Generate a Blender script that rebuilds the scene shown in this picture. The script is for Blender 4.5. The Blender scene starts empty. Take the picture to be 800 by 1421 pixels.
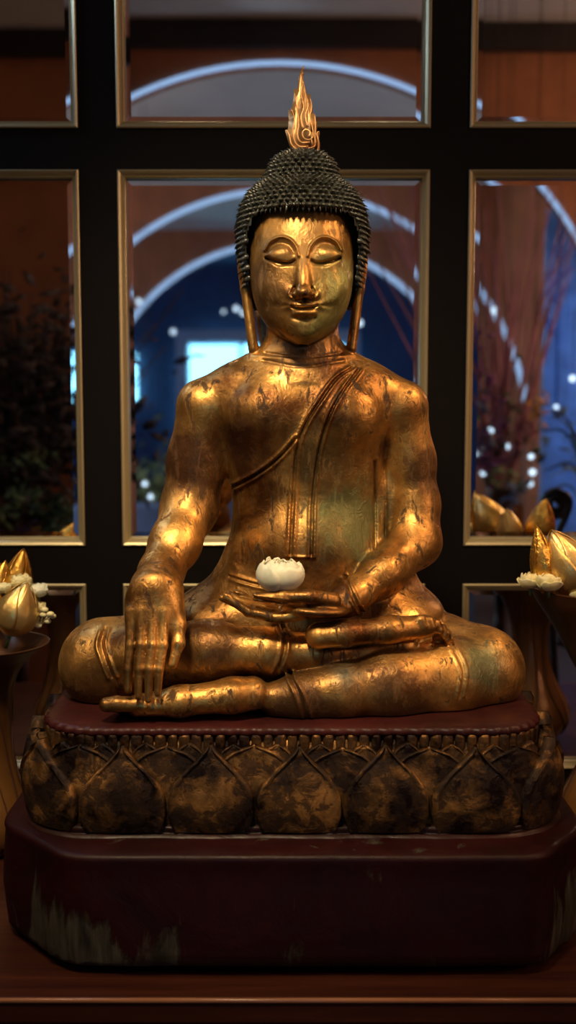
import bpy, bmesh, math, random
import numpy as np
from mathutils import Vector, Matrix
random.seed(7); np.random.seed(7)
C = bpy.context.scene.collection
# ------------------------------------------------------------------ camera geometry (metres)
F = 1532.0; PIT = math.radians(5.61); CY = -1.6; ZC = 1.4602
TABLE = 0.75; TBL = 0.738; PLATE = 1.0384; YM = 0.43
cp, sp = math.cos(PIT), math.sin(PIT)
def W(px, py, y):
    """world point seen at pixel (px,py) on the plane Y=y"""
    r = (px-400)/F; u = (710.5-py)/F
    dy = cp + u*sp; dz = -sp + u*cp
    t = (y-CY)/dy
    return Vector((r*t, y, ZC+dz*t))
def S(px, py, y):
    """size of one pixel (metres) there"""
    u = (710.5-py)/F
    return (y-CY)/(cp+u*sp)/F
def V(px, py, d):
    """a point seen in the mirror at distance d along Y: real position in the room behind"""
    p = W(px, py, CY+d)
    return Vector((p.x, 2*YM-p.y, p.z))
# ------------------------------------------------------------------ materials
def mat(name, col, rough=.5, metal=0., spec=.5):
    m = bpy.data.materials.new(name); m.use_nodes = True
    b = m.node_tree.nodes['Principled BSDF']
    b.inputs['Base Color'].default_value = (*col, 1); b.inputs['Roughness'].default_value = rough
    b.inputs['Metallic'].default_value = metal; b.inputs['Specular IOR Level'].default_value = spec
    return m
def N(m, t, **k):
    n = m.node_tree.nodes.new(t)
    for a, v in k.items(): setattr(n, a, v)
    return n
def L(m, a, b): m.node_tree.links.new(a, b)
def bsdf(m): return m.node_tree.nodes['Principled BSDF']
def coords(m, scale=(1,1,1)):
    tc = N(m, 'ShaderNodeTexCoord'); mp = N(m, 'ShaderNodeMapping'); mp.inputs['Scale'].default_value = scale
    L(m, tc.outputs['Object'], mp.inputs['Vector']); return mp.outputs['Vector']
def noise(m, vec, scale, detail=4, rough=.55, dist=0.):
    n = N(m, 'ShaderNodeTexNoise'); n.inputs['Scale'].default_value = scale; n.inputs['Detail'].default_value = detail
    n.inputs['Roughness'].default_value = rough; n.inputs['Distortion'].default_value = dist
    L(m, vec, n.inputs['Vector']); return n.outputs['Fac']
def ramp(m, fac, stops):
    r = N(m, 'ShaderNodeValToRGB'); e = r.color_ramp.elements
    while len(e) < len(stops): e.new(.5)
    for i, (p, c) in enumerate(stops):
        e[i].position = p; e[i].color = (*c, 1) if len(c) == 3 else c
    L(m, fac, r.inputs['Fac']); return r.outputs['Color']
def mix(m, fac, a, b, mode='MIX'):
    x = N(m, 'ShaderNodeMix', data_type='RGBA', blend_type=mode)
    for s, v in ((x.inputs['Factor'], fac), (x.inputs['A'], a), (x.inputs['B'], b)):
        if isinstance(v, (int, float)): s.default_value = v
        elif isinstance(v, tuple): s.default_value = (*v, 1)
        else: L(m, v, s)
    return x.outputs['Result']
def math_(m, op, a, b=None, clamp=False):
    x = N(m, 'ShaderNodeMath', operation=op, use_clamp=clamp)
    for s, v in zip(x.inputs, (a, b)):
        if v is None: continue
        if isinstance(v, (int, float)): s.default_value = v
        else: L(m, v, s)
    return x.outputs[0]
def bump(m, h, strength=.3, dist=.002):
    b = N(m, 'ShaderNodeBump'); b.inputs['Strength'].default_value = strength; b.inputs['Distance'].default_value = dist
    L(m, h, b.inputs['Height']); L(m, b.outputs['Normal'], bsdf(m).inputs['Normal'])
def blob(m, centre, radius):
    """soft round spot mask about a world point"""
    tc = N(m, 'ShaderNodeTexCoord'); d = N(m, 'ShaderNodeVectorMath', operation='DISTANCE')
    L(m, tc.outputs['Object'], d.inputs[0]); d.inputs[1].default_value = centre
    return math_(m, 'SUBTRACT', 1.0, math_(m, 'DIVIDE', d.outputs['Value'], radius), True)

def gilded(name, bright=(.80,.45,.13), dark=(.12,.052,.018), patches=.53, rough=.37, stains_shade=(), wear=.585, met=.9, bst=.45, streak=True):
    m = mat(name, bright, rough, met, .25)
    v = coords(m)
    n1 = noise(m, v, 9 if streak else 15, 6, .62, .4)
    c1 = ramp(m, n1, [(.38 if streak else .43, dark), (patches, tuple(a*.42+b*.58 for a, b in zip(bright, dark))), (.66, bright)])
    vs = coords(m, (1.6, 1.6, .55) if streak else (1, 1, 1))
    n2 = noise(m, vs, 42, 7, .68, .6)                    # streaky losses of leaf
    pit = ramp(m, n2, [(wear-.05, (0,0,0)), (wear+.03, (1,1,1))])
    c2 = mix(m, math_(m, 'MULTIPLY', pit, .85), c1, (.016,.008,.005))
    dull = None
    for (cen, rad, col) in stains_shade:
        nn = noise(m, v, 26, 5, .6)
        f = math_(m, 'MULTIPLY', math_(m, 'MULTIPLY', math_(m, 'MAXIMUM', blob(m, cen, rad), 0.), math_(m, 'SUBTRACT', math_(m, 'MULTIPLY', nn, 5.), .7)), .9, True)
        dull = f if dull is None else math_(m, 'MAXIMUM', dull, f)
        c2 = mix(m, f, c2, col)
    L(m, c2, bsdf(m).inputs['Base Color'])
    mt = math_(m, 'MULTIPLY', math_(m, 'SUBTRACT', 1.0, math_(m, 'MULTIPLY', pit, .7)), met)
    if dull is not None: mt = math_(m, 'MULTIPLY', mt, math_(m, 'SUBTRACT', 1.0, math_(m, 'MULTIPLY', dull, .28)))
    L(m, mt, bsdf(m).inputs['Metallic'])
    nr = noise(m, v, 30, 5, .6)
    L(m, math_(m, 'ADD', math_(m, 'MULTIPLY', nr, .34), math_(m, 'ADD', rough-.15, math_(m, 'MULTIPLY', pit, .2))), bsdf(m).inputs['Roughness'])
    n3 = noise(m, coords(m, (1,1,.8)), 85, 5, .6, 1.2)
    h = math_(m, 'SUBTRACT', math_(m, 'ADD', math_(m, 'MULTIPLY', n3, .8), math_(m, 'MULTIPLY', n1, .35)), math_(m, 'MULTIPLY', pit, .22))
    bump(m, h, bst, .004)
    return m
G = (.17,.17,.065)
M = {}
M['gold'] = gilded('aged_gilding', bst=.33, stains_shade=[
    (W(420,330,-.07), .075, (.30,.17,.055)), (W(365,400,-.05), .07, (.17,.095,.035)), (W(475,400,-.05), .065, (.30,.29,.10)), (W(445,455,-.06), .050, (.24,.23,.08)),  # forehead brown is painted to dull the lamp highlight; greens are patina
    (W(480,720,-.02), .085, (.14,.14,.055)), (W(440,640,-.04), .06, (.13,.08,.03)), (W(676,920,-.1), .055, (.14,.14,.07)), (W(480,930,-.15), .035, (.09,.11,.09)), (W(425,990,-.15), .09, (.10,.05,.02)),
    (W(345,610,-.02), .065, (.07,.030,.015)), (W(255,640,0), .075, (.10,.045,.020)), (W(420,495,0), .06, (.12,.07,.04)), (W(300,900,-.12), .05, (.12,.055,.02)),  # first brown spot paints the shade beside the chest
    (W(590,650,0), .05, (.13,.065,.025)), (W(560,970,-.15), .08, (.13,.065,.025)), (W(120,960,-.07), .07, (.12,.055,.02)), (W(520,620,0), .04, (.12,.06,.025))])
M['pedestal'] = gilded('worn_gilding_on_dark_lacquer', (.40,.20,.060), (.012,.006,.0045), .55, .42, (), .50, .55, .5, False)
M['petal_rim'] = gilded('rubbed_gold_edge', (.95,.58,.34), (.38,.19,.10), .46, .36, (), .70, .35, .3, False)
M['bead'] = gilded('bead_gilding', (.20,.10,.035), (.02,.009,.006), .5, .42, (), .54, .7, .4, False)
M['flame'] = gilded('flame_gilding', (.66,.40,.18), (.20,.09,.035), .45, .40, (), .70, .75, .2)
M['bud'] = gilded('gold_foil', (.95,.60,.14), (.62,.32,.05), .42, .26, (), .95, .95, .55)
M['bud_smooth'] = gilded('brushed_gold_foil', (.85,.62,.26), (.50,.32,.08), .45, .34, (), .95, .85, .25)

def lacquer(name, c1, c2, rough, chips=None, spec=.22):
    m = mat(name, c1, rough, 0, spec); v = coords(m)
    n = noise(m, v, 7, 6, .65, .5)
    c = ramp(m, n, [(.35, c2), (.65, c1)])
    if chips:
        n2 = noise(m, coords(m, (2.2, 2.2, .45)), 9, 7, .62, .5)
        tc = N(m, 'ShaderNodeTexCoord'); sx = N(m, 'ShaderNodeSeparateXYZ'); L(m, tc.outputs['Object'], sx.inputs[0])
        low = math_(m, 'DIVIDE', math_(m, 'SUBTRACT', .86, sx.outputs['Z']), .11, True)   # bare wood where feet and water wore the foot
        left = blob(m, (-.27,-.27,.79), .17); right = blob(m, (.40,-.2,.79), .17)
        f = math_(m, 'MULTIPLY', low, math_(m, 'MAXIMUM', left, right))
        f = math_(m, 'ADD', n2, math_(m, 'MULTIPLY', f, .55))
        f = ramp(m, f, [(.62, (0,0,0)), (.70, (1,1,1))])
        bare = ramp(m, noise(m, coords(m, (6,6,.7)), 14, 5, .6), [(.35, chips), (.7, tuple(x*4.5 for x in chips))])
        c = mix(m, f, c, bare)
        n = math_(m, 'SUBTRACT', n, math_(m, 'MULTIPLY', f, .5))
    L(m, c, bsdf(m).inputs['Base Color'])
    L(m, math_(m, 'ADD', math_(m, 'MULTIPLY', noise(m, v, 35, 4), .3), rough-.15), bsdf(m).inputs['Roughness'])
    bump(m, n, .5, .006)
    return m
M['red'] = lacquer('worn_red_lacquer', (.022,.0030,.0030), (.010,.0018,.002), .45, (.018,.016,.012))
M['redplate'] = lacquer('red_lacquer_top', (.050,.010,.009), (.022,.0055,.0055), .4)
M['dark_lip'] = lacquer('dark_lacquer', (.035,.010,.009), (.012,.006,.005), .36)
def wood(name, c1, c2, rough, axis='x', coat=0.):
    m = mat(name, c1, rough)
    sc = {'x': (.5, 9, 9), 'z': (9, 9, .5)}[axis]
    n = noise(m, coords(m, sc), 6, 6, .6, .3)
    L(m, ramp(m, n, [(.3, c2), (.7, c1)]), bsdf(m).inputs['Base Color'])
    bsdf(m).inputs['Specular IOR Level'].default_value = .12; bsdf(m).inputs['Coat Weight'].default_value = coat; bsdf(m).inputs['Coat Roughness'].default_value = .18
    bump(m, n, .15, .002); return m
M['table'] = wood('reddish_table_wood', (.060,.017,.008), (.024,.007,.005), .42, 'x', .2)
M['edge'] = wood('polished_edge_highlight', (.42,.20,.10), (.16,.06,.03), .30, 'x', .6)  # lighter colour stands in for the highlight along the table front
M['table_dark'] = wood('dark_table_wood', (.03,.010,.007), (.012,.005,.004), .4, 'x', .2)
M['frame_wood'] = wood('dark_stained_wood', (.0030,.0018,.0018), (.0022,.0013,.0013), .62, 'z')
M['brass'] = mat('aged_brass_moulding', (.44,.38,.22), .38, .65)
_n = noise(M['brass'], coords(M['brass'], (3,3,3)), 30, 4); bump(M['brass'], _n, .06, .001)
M['mirror'] = mat('silvered_mirror', (.86,.87,.88), .015, 1.)
_n = noise(M['mirror'], coords(M['mirror']), 60, 4); L(M['mirror'], math_(M['mirror'], 'MULTIPLY', _n, .035), bsdf(M['mirror']).inputs['Roughness'])
def vasemat():
    m = mat('brown_glazed_bronze', (.2,.08,.03), .32, .35)
    n = noise(m, coords(m), 12, 5, .6)
    L(m, ramp(m, n, [(.3, (.17,.07,.018)), (.7, (.27,.12,.032))]), bsdf(m).inputs['Base Color'])
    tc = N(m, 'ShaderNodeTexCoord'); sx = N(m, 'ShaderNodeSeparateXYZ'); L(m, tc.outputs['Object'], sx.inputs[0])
    up = math_(m, 'DIVIDE', math_(m, 'SUBTRACT', sx.outputs['Z'], .84), .16, True)      # colour darkens with height, from bulb to trumpet
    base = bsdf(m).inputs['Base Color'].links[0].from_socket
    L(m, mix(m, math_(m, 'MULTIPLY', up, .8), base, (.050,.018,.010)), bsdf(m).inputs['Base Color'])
    bump(m, noise(m, coords(m), 60, 4), .12, .002); return m
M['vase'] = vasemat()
M['vein'] = mat('dark_bronze_relief', (.10,.04,.02), .28, .5)
M['hair'] = mat('black_lacquer_curls', (.030,.032,.026), .30, .1)
_n = noise(M['hair'], coords(M['hair']), 90, 4); L(M['hair'], ramp(M['hair'], _n, [(.35,(.014,.015,.012)),(.7,(.065,.07,.058))]), bsdf(M['hair']).inputs['Base Color'])
def petalmat(name, a, b):
    m = mat(name, a, .5); n = noise(m, coords(m), 45, 4)
    L(m, ramp(m, n, [(.35, b), (.65, a)]), bsdf(m).inputs['Base Color'])
    bsdf(m).inputs['Subsurface Weight'].default_value = .25; bsdf(m).inputs['Subsurface Radius'].default_value = (.01,.008,.005)
    bump(m, n, .15, .002); return m
M['white'] = petalmat('ivory_petals', (.80,.80,.64), (.62,.64,.50))
M['cream'] = petalmat('cream_petals', (.82,.78,.50), (.62,.56,.26))
M['stem'] = mat('green_stem', (.05,.09,.03), .5)
def plain(name, c, r=.7, var=.25, scale=3):
    m = mat(name, c, r); n = noise(m, coords(m), scale, 5, .6)
    L(m, ramp(m, n, [(.3, tuple(x*(1-var) for x in c)), (.7, tuple(min(1,x*(1+var)) for x in c))]), bsdf(m).inputs['Base Color']); return m
M['orange_wall'] = plain('burnt_orange_plaster', (.36,.13,.055), .8)
M['ceiling'] = plain('grey_ceiling_paint', (.55,.52,.50), .8, .08)
M['beam'] = plain('dark_crown_wood', (.02,.013,.012), .5)
M['floor'] = plain('dark_floor', (.05,.03,.022), .4)
M['navy'] = plain('navy_plaster', (.05,.075,.15), .7)
M['leaf'] = plain('dull_green_leaves', (.06,.11,.05), .5, .5, 12)
M['leaf_pale'] = plain('pale_green_leaves', (.30,.42,.20), .5, .4, 12)
M['dried'] = plain('dried_brown_stems', (.07,.045,.035), .7, .4, 10)
M['purple'] = plain('purple_petals', (.22,.07,.22), .6, .3, 10)
M['twig'] = plain('plum_coloured_twigs', (.42,.17,.22), .6, .3, 10)
M['yellow'] = plain('yellow_petals', (.7,.36,.05), .6, .3, 10)
M['curtain'] = plain('blue_curtain_cloth', (.22,.42,.85), .7, .3, 8)
M['cloth'] = plain('blue_cloth', (.13,.22,.42), .7, .2, 8)
M['black'] = plain('black_wrought_iron', (.02,.018,.016), .35, .3, 10)
M['whitepaint'] = plain('white_paint', (.6,.6,.6), .6, .1)
def emit(name, c, s):
    m = bpy.data.materials.new(name); m.use_nodes = True; nt = m.node_tree; nt.nodes.clear()
    e = nt.nodes.new('ShaderNodeEmission'); o = nt.nodes.new('ShaderNodeOutputMaterial'); nt.links.new(e.outputs[0], o.inputs[0])
    e.inputs[0].default_value = (*c, 1); e.inputs[1].default_value = s; return m
M['led'] = emit('blue_white_led_strip', (.40,.62,1.0), .9)
M['daylight'] = emit('daylight_in_window', (.22,.68,1.0), 4.)
M['bulb'] = emit('small_lamp_bulb', (.62,.82,1.0), 2.2)
# ------------------------------------------------------------------ object helpers
def tag(o, label=None, cat=None, group=None, kind=None):
    for k, v in (('label', label), ('category', cat), ('group', group), ('kind', kind)):
        if v: o[k] = v
    return o
def empty(name, loc=(0,0,0), **k):
    o = bpy.data.objects.new(name, None); C.objects.link(o); o.location = loc; o.empty_display_size = .05
    return tag(o, **k)
def link(name, me, m, parent=None, smooth=True, loc=None):
    me.materials.clear()
    for x in (m if isinstance(m, (list, tuple)) else [m]): me.materials.append(x)
    if smooth: me.polygons.foreach_set('use_smooth', [True]*len(me.polygons))
    o = bpy.data.objects.new(name, me); C.objects.link(o)
    if parent:
        o.parent = parent
        if loc is None: o.location = -Vector(parent.location) if parent.type == 'EMPTY' else (0,0,0)
    if loc is not None: o.location = loc
    return o
def obj(name, bm, m, parent=None, smooth=True, loc=None):
    bmesh.ops.recalc_face_normals(bm, faces=bm.faces)
    me = bpy.data.meshes.new(name); bm.to_mesh(me); bm.free()
    return link(name, me, m, parent, smooth, loc)
def box(bm, lo, hi, bev=0.):
    lo = Vector(lo); hi = Vector(hi); r = bmesh.ops.create_cube(bm, size=1.)
    for v in r['verts']: v.co = Vector((lo[i]+(v.co[i]+.5)*(hi[i]-lo[i]) for i in range(3)))
    if bev:
        es = {e for v in r['verts'] for e in v.link_edges}
        bmesh.ops.bevel(bm, geom=list(es), offset=bev, segments=2, affect='EDGES', profile=.5)
def tube(bm, pts, rads, seg=10, flat=1.0):
    pts = [Vector(p) for p in pts]; n = len(pts); rings = []
    up = Vector((0,0,1))
    if not hasattr(rads, '__len__'): rads = [rads]*n
    prev = None
    for i, p in enumerate(pts):
        t = (pts[min(i+1,n-1)]-pts[max(i-1,0)]).normalized()
        if prev is None:
            a = t.cross(up) if abs(t.dot(up)) < .95 else t.cross(Vector((1,0,0)))
        else: a = prev - t*prev.dot(t)
        a.normalize(); prev = a; b = t.cross(a)
        rings.append([bm.verts.new(p + (a*math.cos(2*math.pi*k/seg) + b*math.sin(2*math.pi*k/seg)*flat)*rads[i]) for k in range(seg)])
    for i in range(n-1):
        for k in range(seg):
            bm.faces.new((rings[i][k], rings[i][(k+1)%seg], rings[i+1][(k+1)%seg], rings[i+1][k]))
    bm.faces.new(rings[0]); bm.faces.new(rings[-1])
def lathe(bm, prof, c=(0,0,0), seg=48, sx=1., sy=1.):
    c = Vector(c); rings = []
    for r, z in prof:
        rings.append([bm.verts.new(c+Vector((max(r,1e-4)*math.cos(2*math.pi*k/seg)*sx, max(r,1e-4)*math.sin(2*math.pi*k/seg)*sy, z))) for k in range(seg)])
    for i in range(len(prof)-1):
        for k in range(seg): bm.faces.new((rings[i][k], rings[i][(k+1)%seg], rings[i+1][(k+1)%seg], rings[i+1][k]))
    bm.faces.new(rings[0]); bm.faces.new(rings[-1])
def interp(x, xs, ys): return float(np.interp(x, xs, ys))
def smooth_curve(pts, n=40):
    """Catmull-Rom through the points"""
    P = [Vector(p) for p in pts]; P = [P[0]*2-P[1]]+P+[P[-1]*2-P[-2]]; out = []
    m = len(P)-3
    for i in range(n):
        u = i/(n-1)*m; k = min(int(u), m-1); t = u-k; a, b, c, d = P[k:k+4]
        out.append(.5*((2*b)+(-a+c)*t+(2*a-5*b+4*c-d)*t*t+(-a+3*b-3*c+d)*t**3))
    return out
def sheet(bm, fn, nu, nv, thick):
    """thick curved sheet from fn(u,v)->(point, normal), u,v in 0..1"""
    top = []; bot = []
    for j in range(nv+1):
        rt = []; rb = []
        for i in range(nu+1):
            p, n = fn(i/nu, j/nv); rt.append(bm.verts.new(p+n*thick*.5)); rb.append(bm.verts.new(p-n*thick*.5))
        top.append(rt); bot.append(rb)
    for j in range(nv):
        for i in range(nu):
            bm.faces.new((top[j][i], top[j][i+1], top[j+1][i+1], top[j+1][i])); bm.faces.new((bot[j][i], bot[j+1][i], bot[j+1][i+1], bot[j][i+1]))
    for j in range(nv):
        for i in (0, nu): bm.faces.new((top[j][i], top[j+1][i], bot[j+1][i], bot[j][i]))
    for i in range(nu):
        for j in (0, nv): bm.faces.new((top[j][i], top[j][i+1], bot[j][i+1], bot[j][i]))

# ------------------------------------------------------------------ implicit modelling of the statue
def smin(a, b, k):
    h = np.clip(.5+.5*(b-a)/k, 0, 1); return b*(1-h)+a*h - k*h*(1-h)
class Prim: pass
def sq(c): return (c[0], c[1], c[2]*.88) if c[1] > 775 and c[2] < 0 else tuple(c)
def cap(a, b, ra, rb, k=None, sy=1.0):
    """tapered capsule between two (px,py,y) joints, radii in pixels"""
    a = sq(a); b = sq(b); A = np.array(W(*a)); B = np.array(W(*b)); Ra = ra*S(*a); Rb = rb*S(*b)
    p = Prim(); r = max(Ra, Rb)*max(1, sy); p.lo = np.minimum(A,B)-r; p.hi = np.maximum(A,B)+r; p.k = k
    AB = B-A; L2 = AB@AB+1e-12
    def f(P):
        t = np.clip(((P-A)@AB)/L2, 0, 1); q = P-A-t[:,None]*AB
        if sy != 1.0: q = q/np.array([1,sy,1])
        return np.sqrt((q*q).sum(1))-(Ra+(Rb-Ra)*t)
    p.f = f; return p
def ell(c, r, k=None, rot=(0,0,0)):
    """ellipsoid at (px,py,y), radii (x px, y metres, z px), rot in degrees"""
    c = sq(c); c0 = np.array(W(*c)); s = S(*c); R = np.array([r[0]*s, r[1], r[2]*s])
    from mathutils import Euler
    m = np.array(Euler([math.radians(a) for a in rot]).to_matrix()) if any(rot) else None
    p = Prim(); e = R if m is None else np.full(3, R.max()); p.lo = c0-e; p.hi = c0+e; p.k = k
    def f(P):
        q = P-c0
        if m is not None: q = q@m
        k0 = np.sqrt(((q/R)**2).sum(1)); k1 = np.sqrt(((q/R**2)**2).sum(1))+1e-9
        return k0*(k0-1)/k1
    p.f = f; return p
def chain(js, k=None, sy=1.0):
    return [cap(js[i][:3], js[i+1][:3], js[i][3], js[i+1][3], k, sy) for i in range(len(js)-1)]
def loft(rows, yref, k=None, pw=2.0):
    """rows (py, cx px, half width px, centre y, half depth m)"""
    rows = sorted(rows, key=lambda r: -r[0])
    z = np.array([W(r[1], r[0], yref).z for r in rows]); cx = np.array([W(r[1], r[0], yref).x for r in rows])
    a = np.array([r[2]*S(r[1], r[0], yref) for r in rows]); cy = np.array([r[3] for r in rows]); b = np.array([r[4] for r in rows])
    zz = np.linspace(z[0], z[-1], 160)
    def sm(v):
        w = np.interp(zz, z, v); kk = np.hanning(13); kk /= kk.sum(); return np.convolve(np.pad(w, 6, mode='edge'), kk, 'valid')
    acx, aa, acy, ab = sm(cx), sm(a), sm(cy), sm(b)
    p = Prim(); p.k = k; p.lo = np.array([(cx-a).min(), (cy-b).min(), z[0]]); p.hi = np.array([(cx+a).max(), (cy+b).max(), z[-1]])
    def f(P):
        Z = P[:,2]; X = (P[:,0]-np.interp(Z,zz,acx))/np.interp(Z,zz,aa); Y = (P[:,1]-np.interp(Z,zz,acy))/np.interp(Z,zz,ab)
        m = np.minimum(np.interp(Z,zz,aa), np.interp(Z,zz,ab))
        rr = (np.abs(X)**pw+np.abs(Y)**pw)**(1/pw)
        g = (rr-1)*m*.9
        return np.maximum(g, np.maximum(z[0]-Z, Z-z[-1]))
    p.f = f; return p
def eval_group(P, prims, k, full):
    d = np.full(len(P), .5, np.float64)
    if not full: lo_ = P.min(0); hi_ = P.max(0)
    for p in prims:
        kk = p.k or k
        if not full and (np.any(hi_ < p.lo-.03) or np.any(lo_ > p.hi+.03)): continue
        if full: d = smin(d, p.f(P), kk)
        else:
            m = np.all((P > p.lo-.03) & (P < p.hi+.03), 1)
            if m.any(): d[m] = smin(d[m], p.f(P[m]), kk)
    return d
def poly_dist(x, z, pts):
    d = np.full(len(x), 9.); 
    for (ax, az), (bx, bz) in zip(pts[:-1], pts[1:]):
        vx, vz = bx-ax, bz-az; l2 = vx*vx+vz*vz+1e-12
        t = np.clip(((x-ax)*vx+(z-az)*vz)/l2, 0, 1); d = np.minimum(d, np.hypot(x-ax-t*vx, z-az-t*vz))
    return d
class Ridge:
    """raised (amp>0) or cut (amp<0) line on the front, following (px,py) points at depth y"""
    def __init__(s, pts, y, amp, w, yr=(-1, 1)):
        q = smooth_curve([(a, b, 0) for a, b in pts], max(12, 6*len(pts))) if len(pts) > 2 else [Vector((a,b,0)) for a, b in pts]
        s.p = [(W(v.x, v.y, y).x, W(v.x, v.y, y).z) for v in q]; s.s = S(pts[0][0], pts[0][1], y); s.a = amp*s.s; s.w = w*s.s; s.yr = yr
        X = [a for a, b in s.p]; Z = [b for a, b in s.p]; m = s.w*3.2; s.b = (min(X)-m, max(X)+m, min(Z)-m, max(Z)+m)
    def __call__(s, P, d):
        if P[:,0].max() < s.b[0] or P[:,0].min() > s.b[1] or P[:,2].max() < s.b[2] or P[:,2].min() > s.b[3]: return
        m = (P[:,0] > s.b[0]) & (P[:,0] < s.b[1]) & (P[:,2] > s.b[2]) & (P[:,2] < s.b[3]) & (P[:,1] > s.yr[0]) & (P[:,1] < s.yr[1])
        if m.any():
            r = poly_dist(P[m,0], P[m,2], s.p); d[m] -= s.a*np.exp(-(r/s.w)**2)
def surface(fn, lo, hi, h, clip=None):
    lo = np.array(lo, float); n = np.ceil((np.array(hi)-lo)/h/8).astype(int)*8+1
    c = (n-1)//8+1
    ax = [lo[i]+np.arange(c[i])*h*8 for i in range(3)]
    P = np.stack(np.meshgrid(*ax, indexing='ij'), -1).reshape(-1, 3)
    D = np.concatenate([fn(p, True) for p in np.array_split(P, max(1, len(P)//200000))]).reshape(c)
    # block active if near surface
    Dm = np.minimum.reduce([np.abs(D[i:c[0]-1+i, j:c[1]-1+j, k:c[2]-1+k]) for i in (0,1) for j in (0,1) for k in (0,1)])
    act = np.argwhere(Dm < 8*h*1.25+.004)
    Fd = np.full(n, 1., np.float32)
    sgn = np.where(D[:-1,:-1,:-1] < 0, -1., 1.).astype(np.float32)
    Fd[:-1,:-1,:-1] = np.repeat(np.repeat(np.repeat(sgn, 8, 0), 8, 1), 8, 2)
    g = np.arange(9); off = np.stack(np.meshgrid(g, g, g, indexing='ij'), -1).reshape(-1, 3)
    act = act[np.lexsort((act[:,1]//3, act[:,0]//3, act[:,2]//3))]
    for ch in np.array_split(act, max(1, len(act)//40)):
        I = (ch[:,None,:]*8+off[None]).reshape(-1, 3)
        val = fn(lo+I*h, False)
        Fd[I[:,0], I[:,1], I[:,2]] = val
    ins = Fd < 0
    cnt = sum(ins[i:n[0]-1+i, j:n[1]-1+j, k:n[2]-1+k].astype(np.int8) for i in (0,1) for j in (0,1) for k in (0,1))
    cells = np.argwhere((cnt > 0) & (cnt < 8)); del cnt
    idx = np.full(np.array(n)-1, -1, np.int32); idx[cells[:,0], cells[:,1], cells[:,2]] = np.arange(len(cells))
    acc = np.zeros((len(cells), 3)); num = np.zeros(len(cells))
    cor = [np.array(((q>>2)&1, (q>>1)&1, q&1)) for q in range(8)]
    for a in range(8):
        for b in range(a+1, 8):
            if np.abs(cor[a]-cor[b]).sum() != 1: continue
            A = cells+cor[a]; B = cells+cor[b]; fa = Fd[A[:,0],A[:,1],A[:,2]]; fb = Fd[B[:,0],B[:,1],B[:,2]]
            m = (fa < 0) != (fb < 0); t = (fa/(fa-fb+1e-12))[m]
            acc[m] += cor[a]+t[:,None]*(cor[b]-cor[a]); num[m] += 1
    vs = lo+(cells+acc/num[:,None])*h
    quads = []
    for ax_ in range(3):
        sl0 = [slice(None)]*3; sl1 = [slice(None)]*3; sl0[ax_] = slice(0, -1); sl1[ax_] = slice(1, None)
        e = np.argwhere(ins[tuple(sl0)] != ins[tuple(sl1)])
        u, v = [(1,2),(2,0),(0,1)][ax_]
        ok = (e[:,u] > 0) & (e[:,v] > 0) & (e[:,u] < n[u]-1) & (e[:,v] < n[v]-1); e = e[ok]
        flip = ins[e[:,0], e[:,1], e[:,2]]
        q = []
        for du, dv in ((-1,-1),(0,-1),(0,0),(-1,0)):
            w = e.copy(); w[:,u] += du; w[:,v] += dv; q.append(idx[w[:,0], w[:,1], w[:,2]])
        q = np.stack(q, 1); q[~flip] = q[~flip][:, ::-1]
        quads.append(q[(q >= 0).all(1)])
    return vs, np.concatenate(quads)
def np_mesh(name, vs, qs):
    me = bpy.data.meshes.new(name); me.vertices.add(len(vs)); me.vertices.foreach_set('co', vs.astype(np.float32).ravel())
    me.loops.add(len(qs)*4); me.loops.foreach_set('vertex_index', qs.astype(np.int32).ravel())
    me.polygons.add(len(qs)); me.polygons.foreach_set('loop_start', np.arange(len(qs), dtype=np.int32)*4)
    me.polygons.foreach_set('loop_total', np.full(len(qs), 4, np.int32)); me.update(); me.validate(); return me

# ---- torso, arms, legs
TB = []
TB.append(loft([(500,420,58,.02,.050),(512,420,86,.02,.055),(525,420,108,.022,.062),(545,421,118,.025,.070),(580,423,122,.025,.078),
                (610,424,120,.027,.078),(650,425,111,.03,.073),(690,426,104,.03,.068),(740,430,110,.03,.070),(785,432,130,.03,.080),
                (825,432,158,.035,.095),(870,434,185,.04,.11),(960,434,190,.04,.11)], .0))
TB += [ell((368,572,-.012), (50,.045,40), .03), ell((480,575,-.012), (50,.045,40), .03)]
TB += [ell((425,760,-.015), (60,.042,45), .04)]
TB += chain([(385,500,.02,26),(330,535,.02,28),(284,562,.02,36)], .025) + chain([(456,500,.02,26),(510,535,.02,28),(557,563,.02,35)], .025)
ARM_L = chain([(284,566,.02,38),(274,640,.03,39),(263,705,.02,37),(243,755,-.035,33),(224,793,-.085,29)], .02)
ARM_R = chain([(557,566,.02,36),(570,640,.035,32),(577,700,.03,31),(577,752,.01,33),(532,797,-.06,28),(484,832,-.105,20)], .02)
TB += [ell((536,700,.045), (24,.035,95), .012), ell((533,800,.04),(40,.05,45),.02)]
TB += [ell((548,850,.03),(62,.09,32),.03), ell((300,850,.03),(62,.085,30),.03)]
# statue's left leg (lower, knee on photo right)
LEG_LOW = chain([(520,905,.04,50),(610,910,.02,56),(666,930,-.03,58),(620,943,-.075,54),(540,951,-.115,48),(470,960,-.135,38),(420,967,-.145,30),(385,970,-.150,25)], .02)
FOOT_LOW = chain([(350,962,-.158,23.5),(322,965,-.165,23),(250,973,-.174,20),(190,979,-.180,15)], .012, 1.15)
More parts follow.
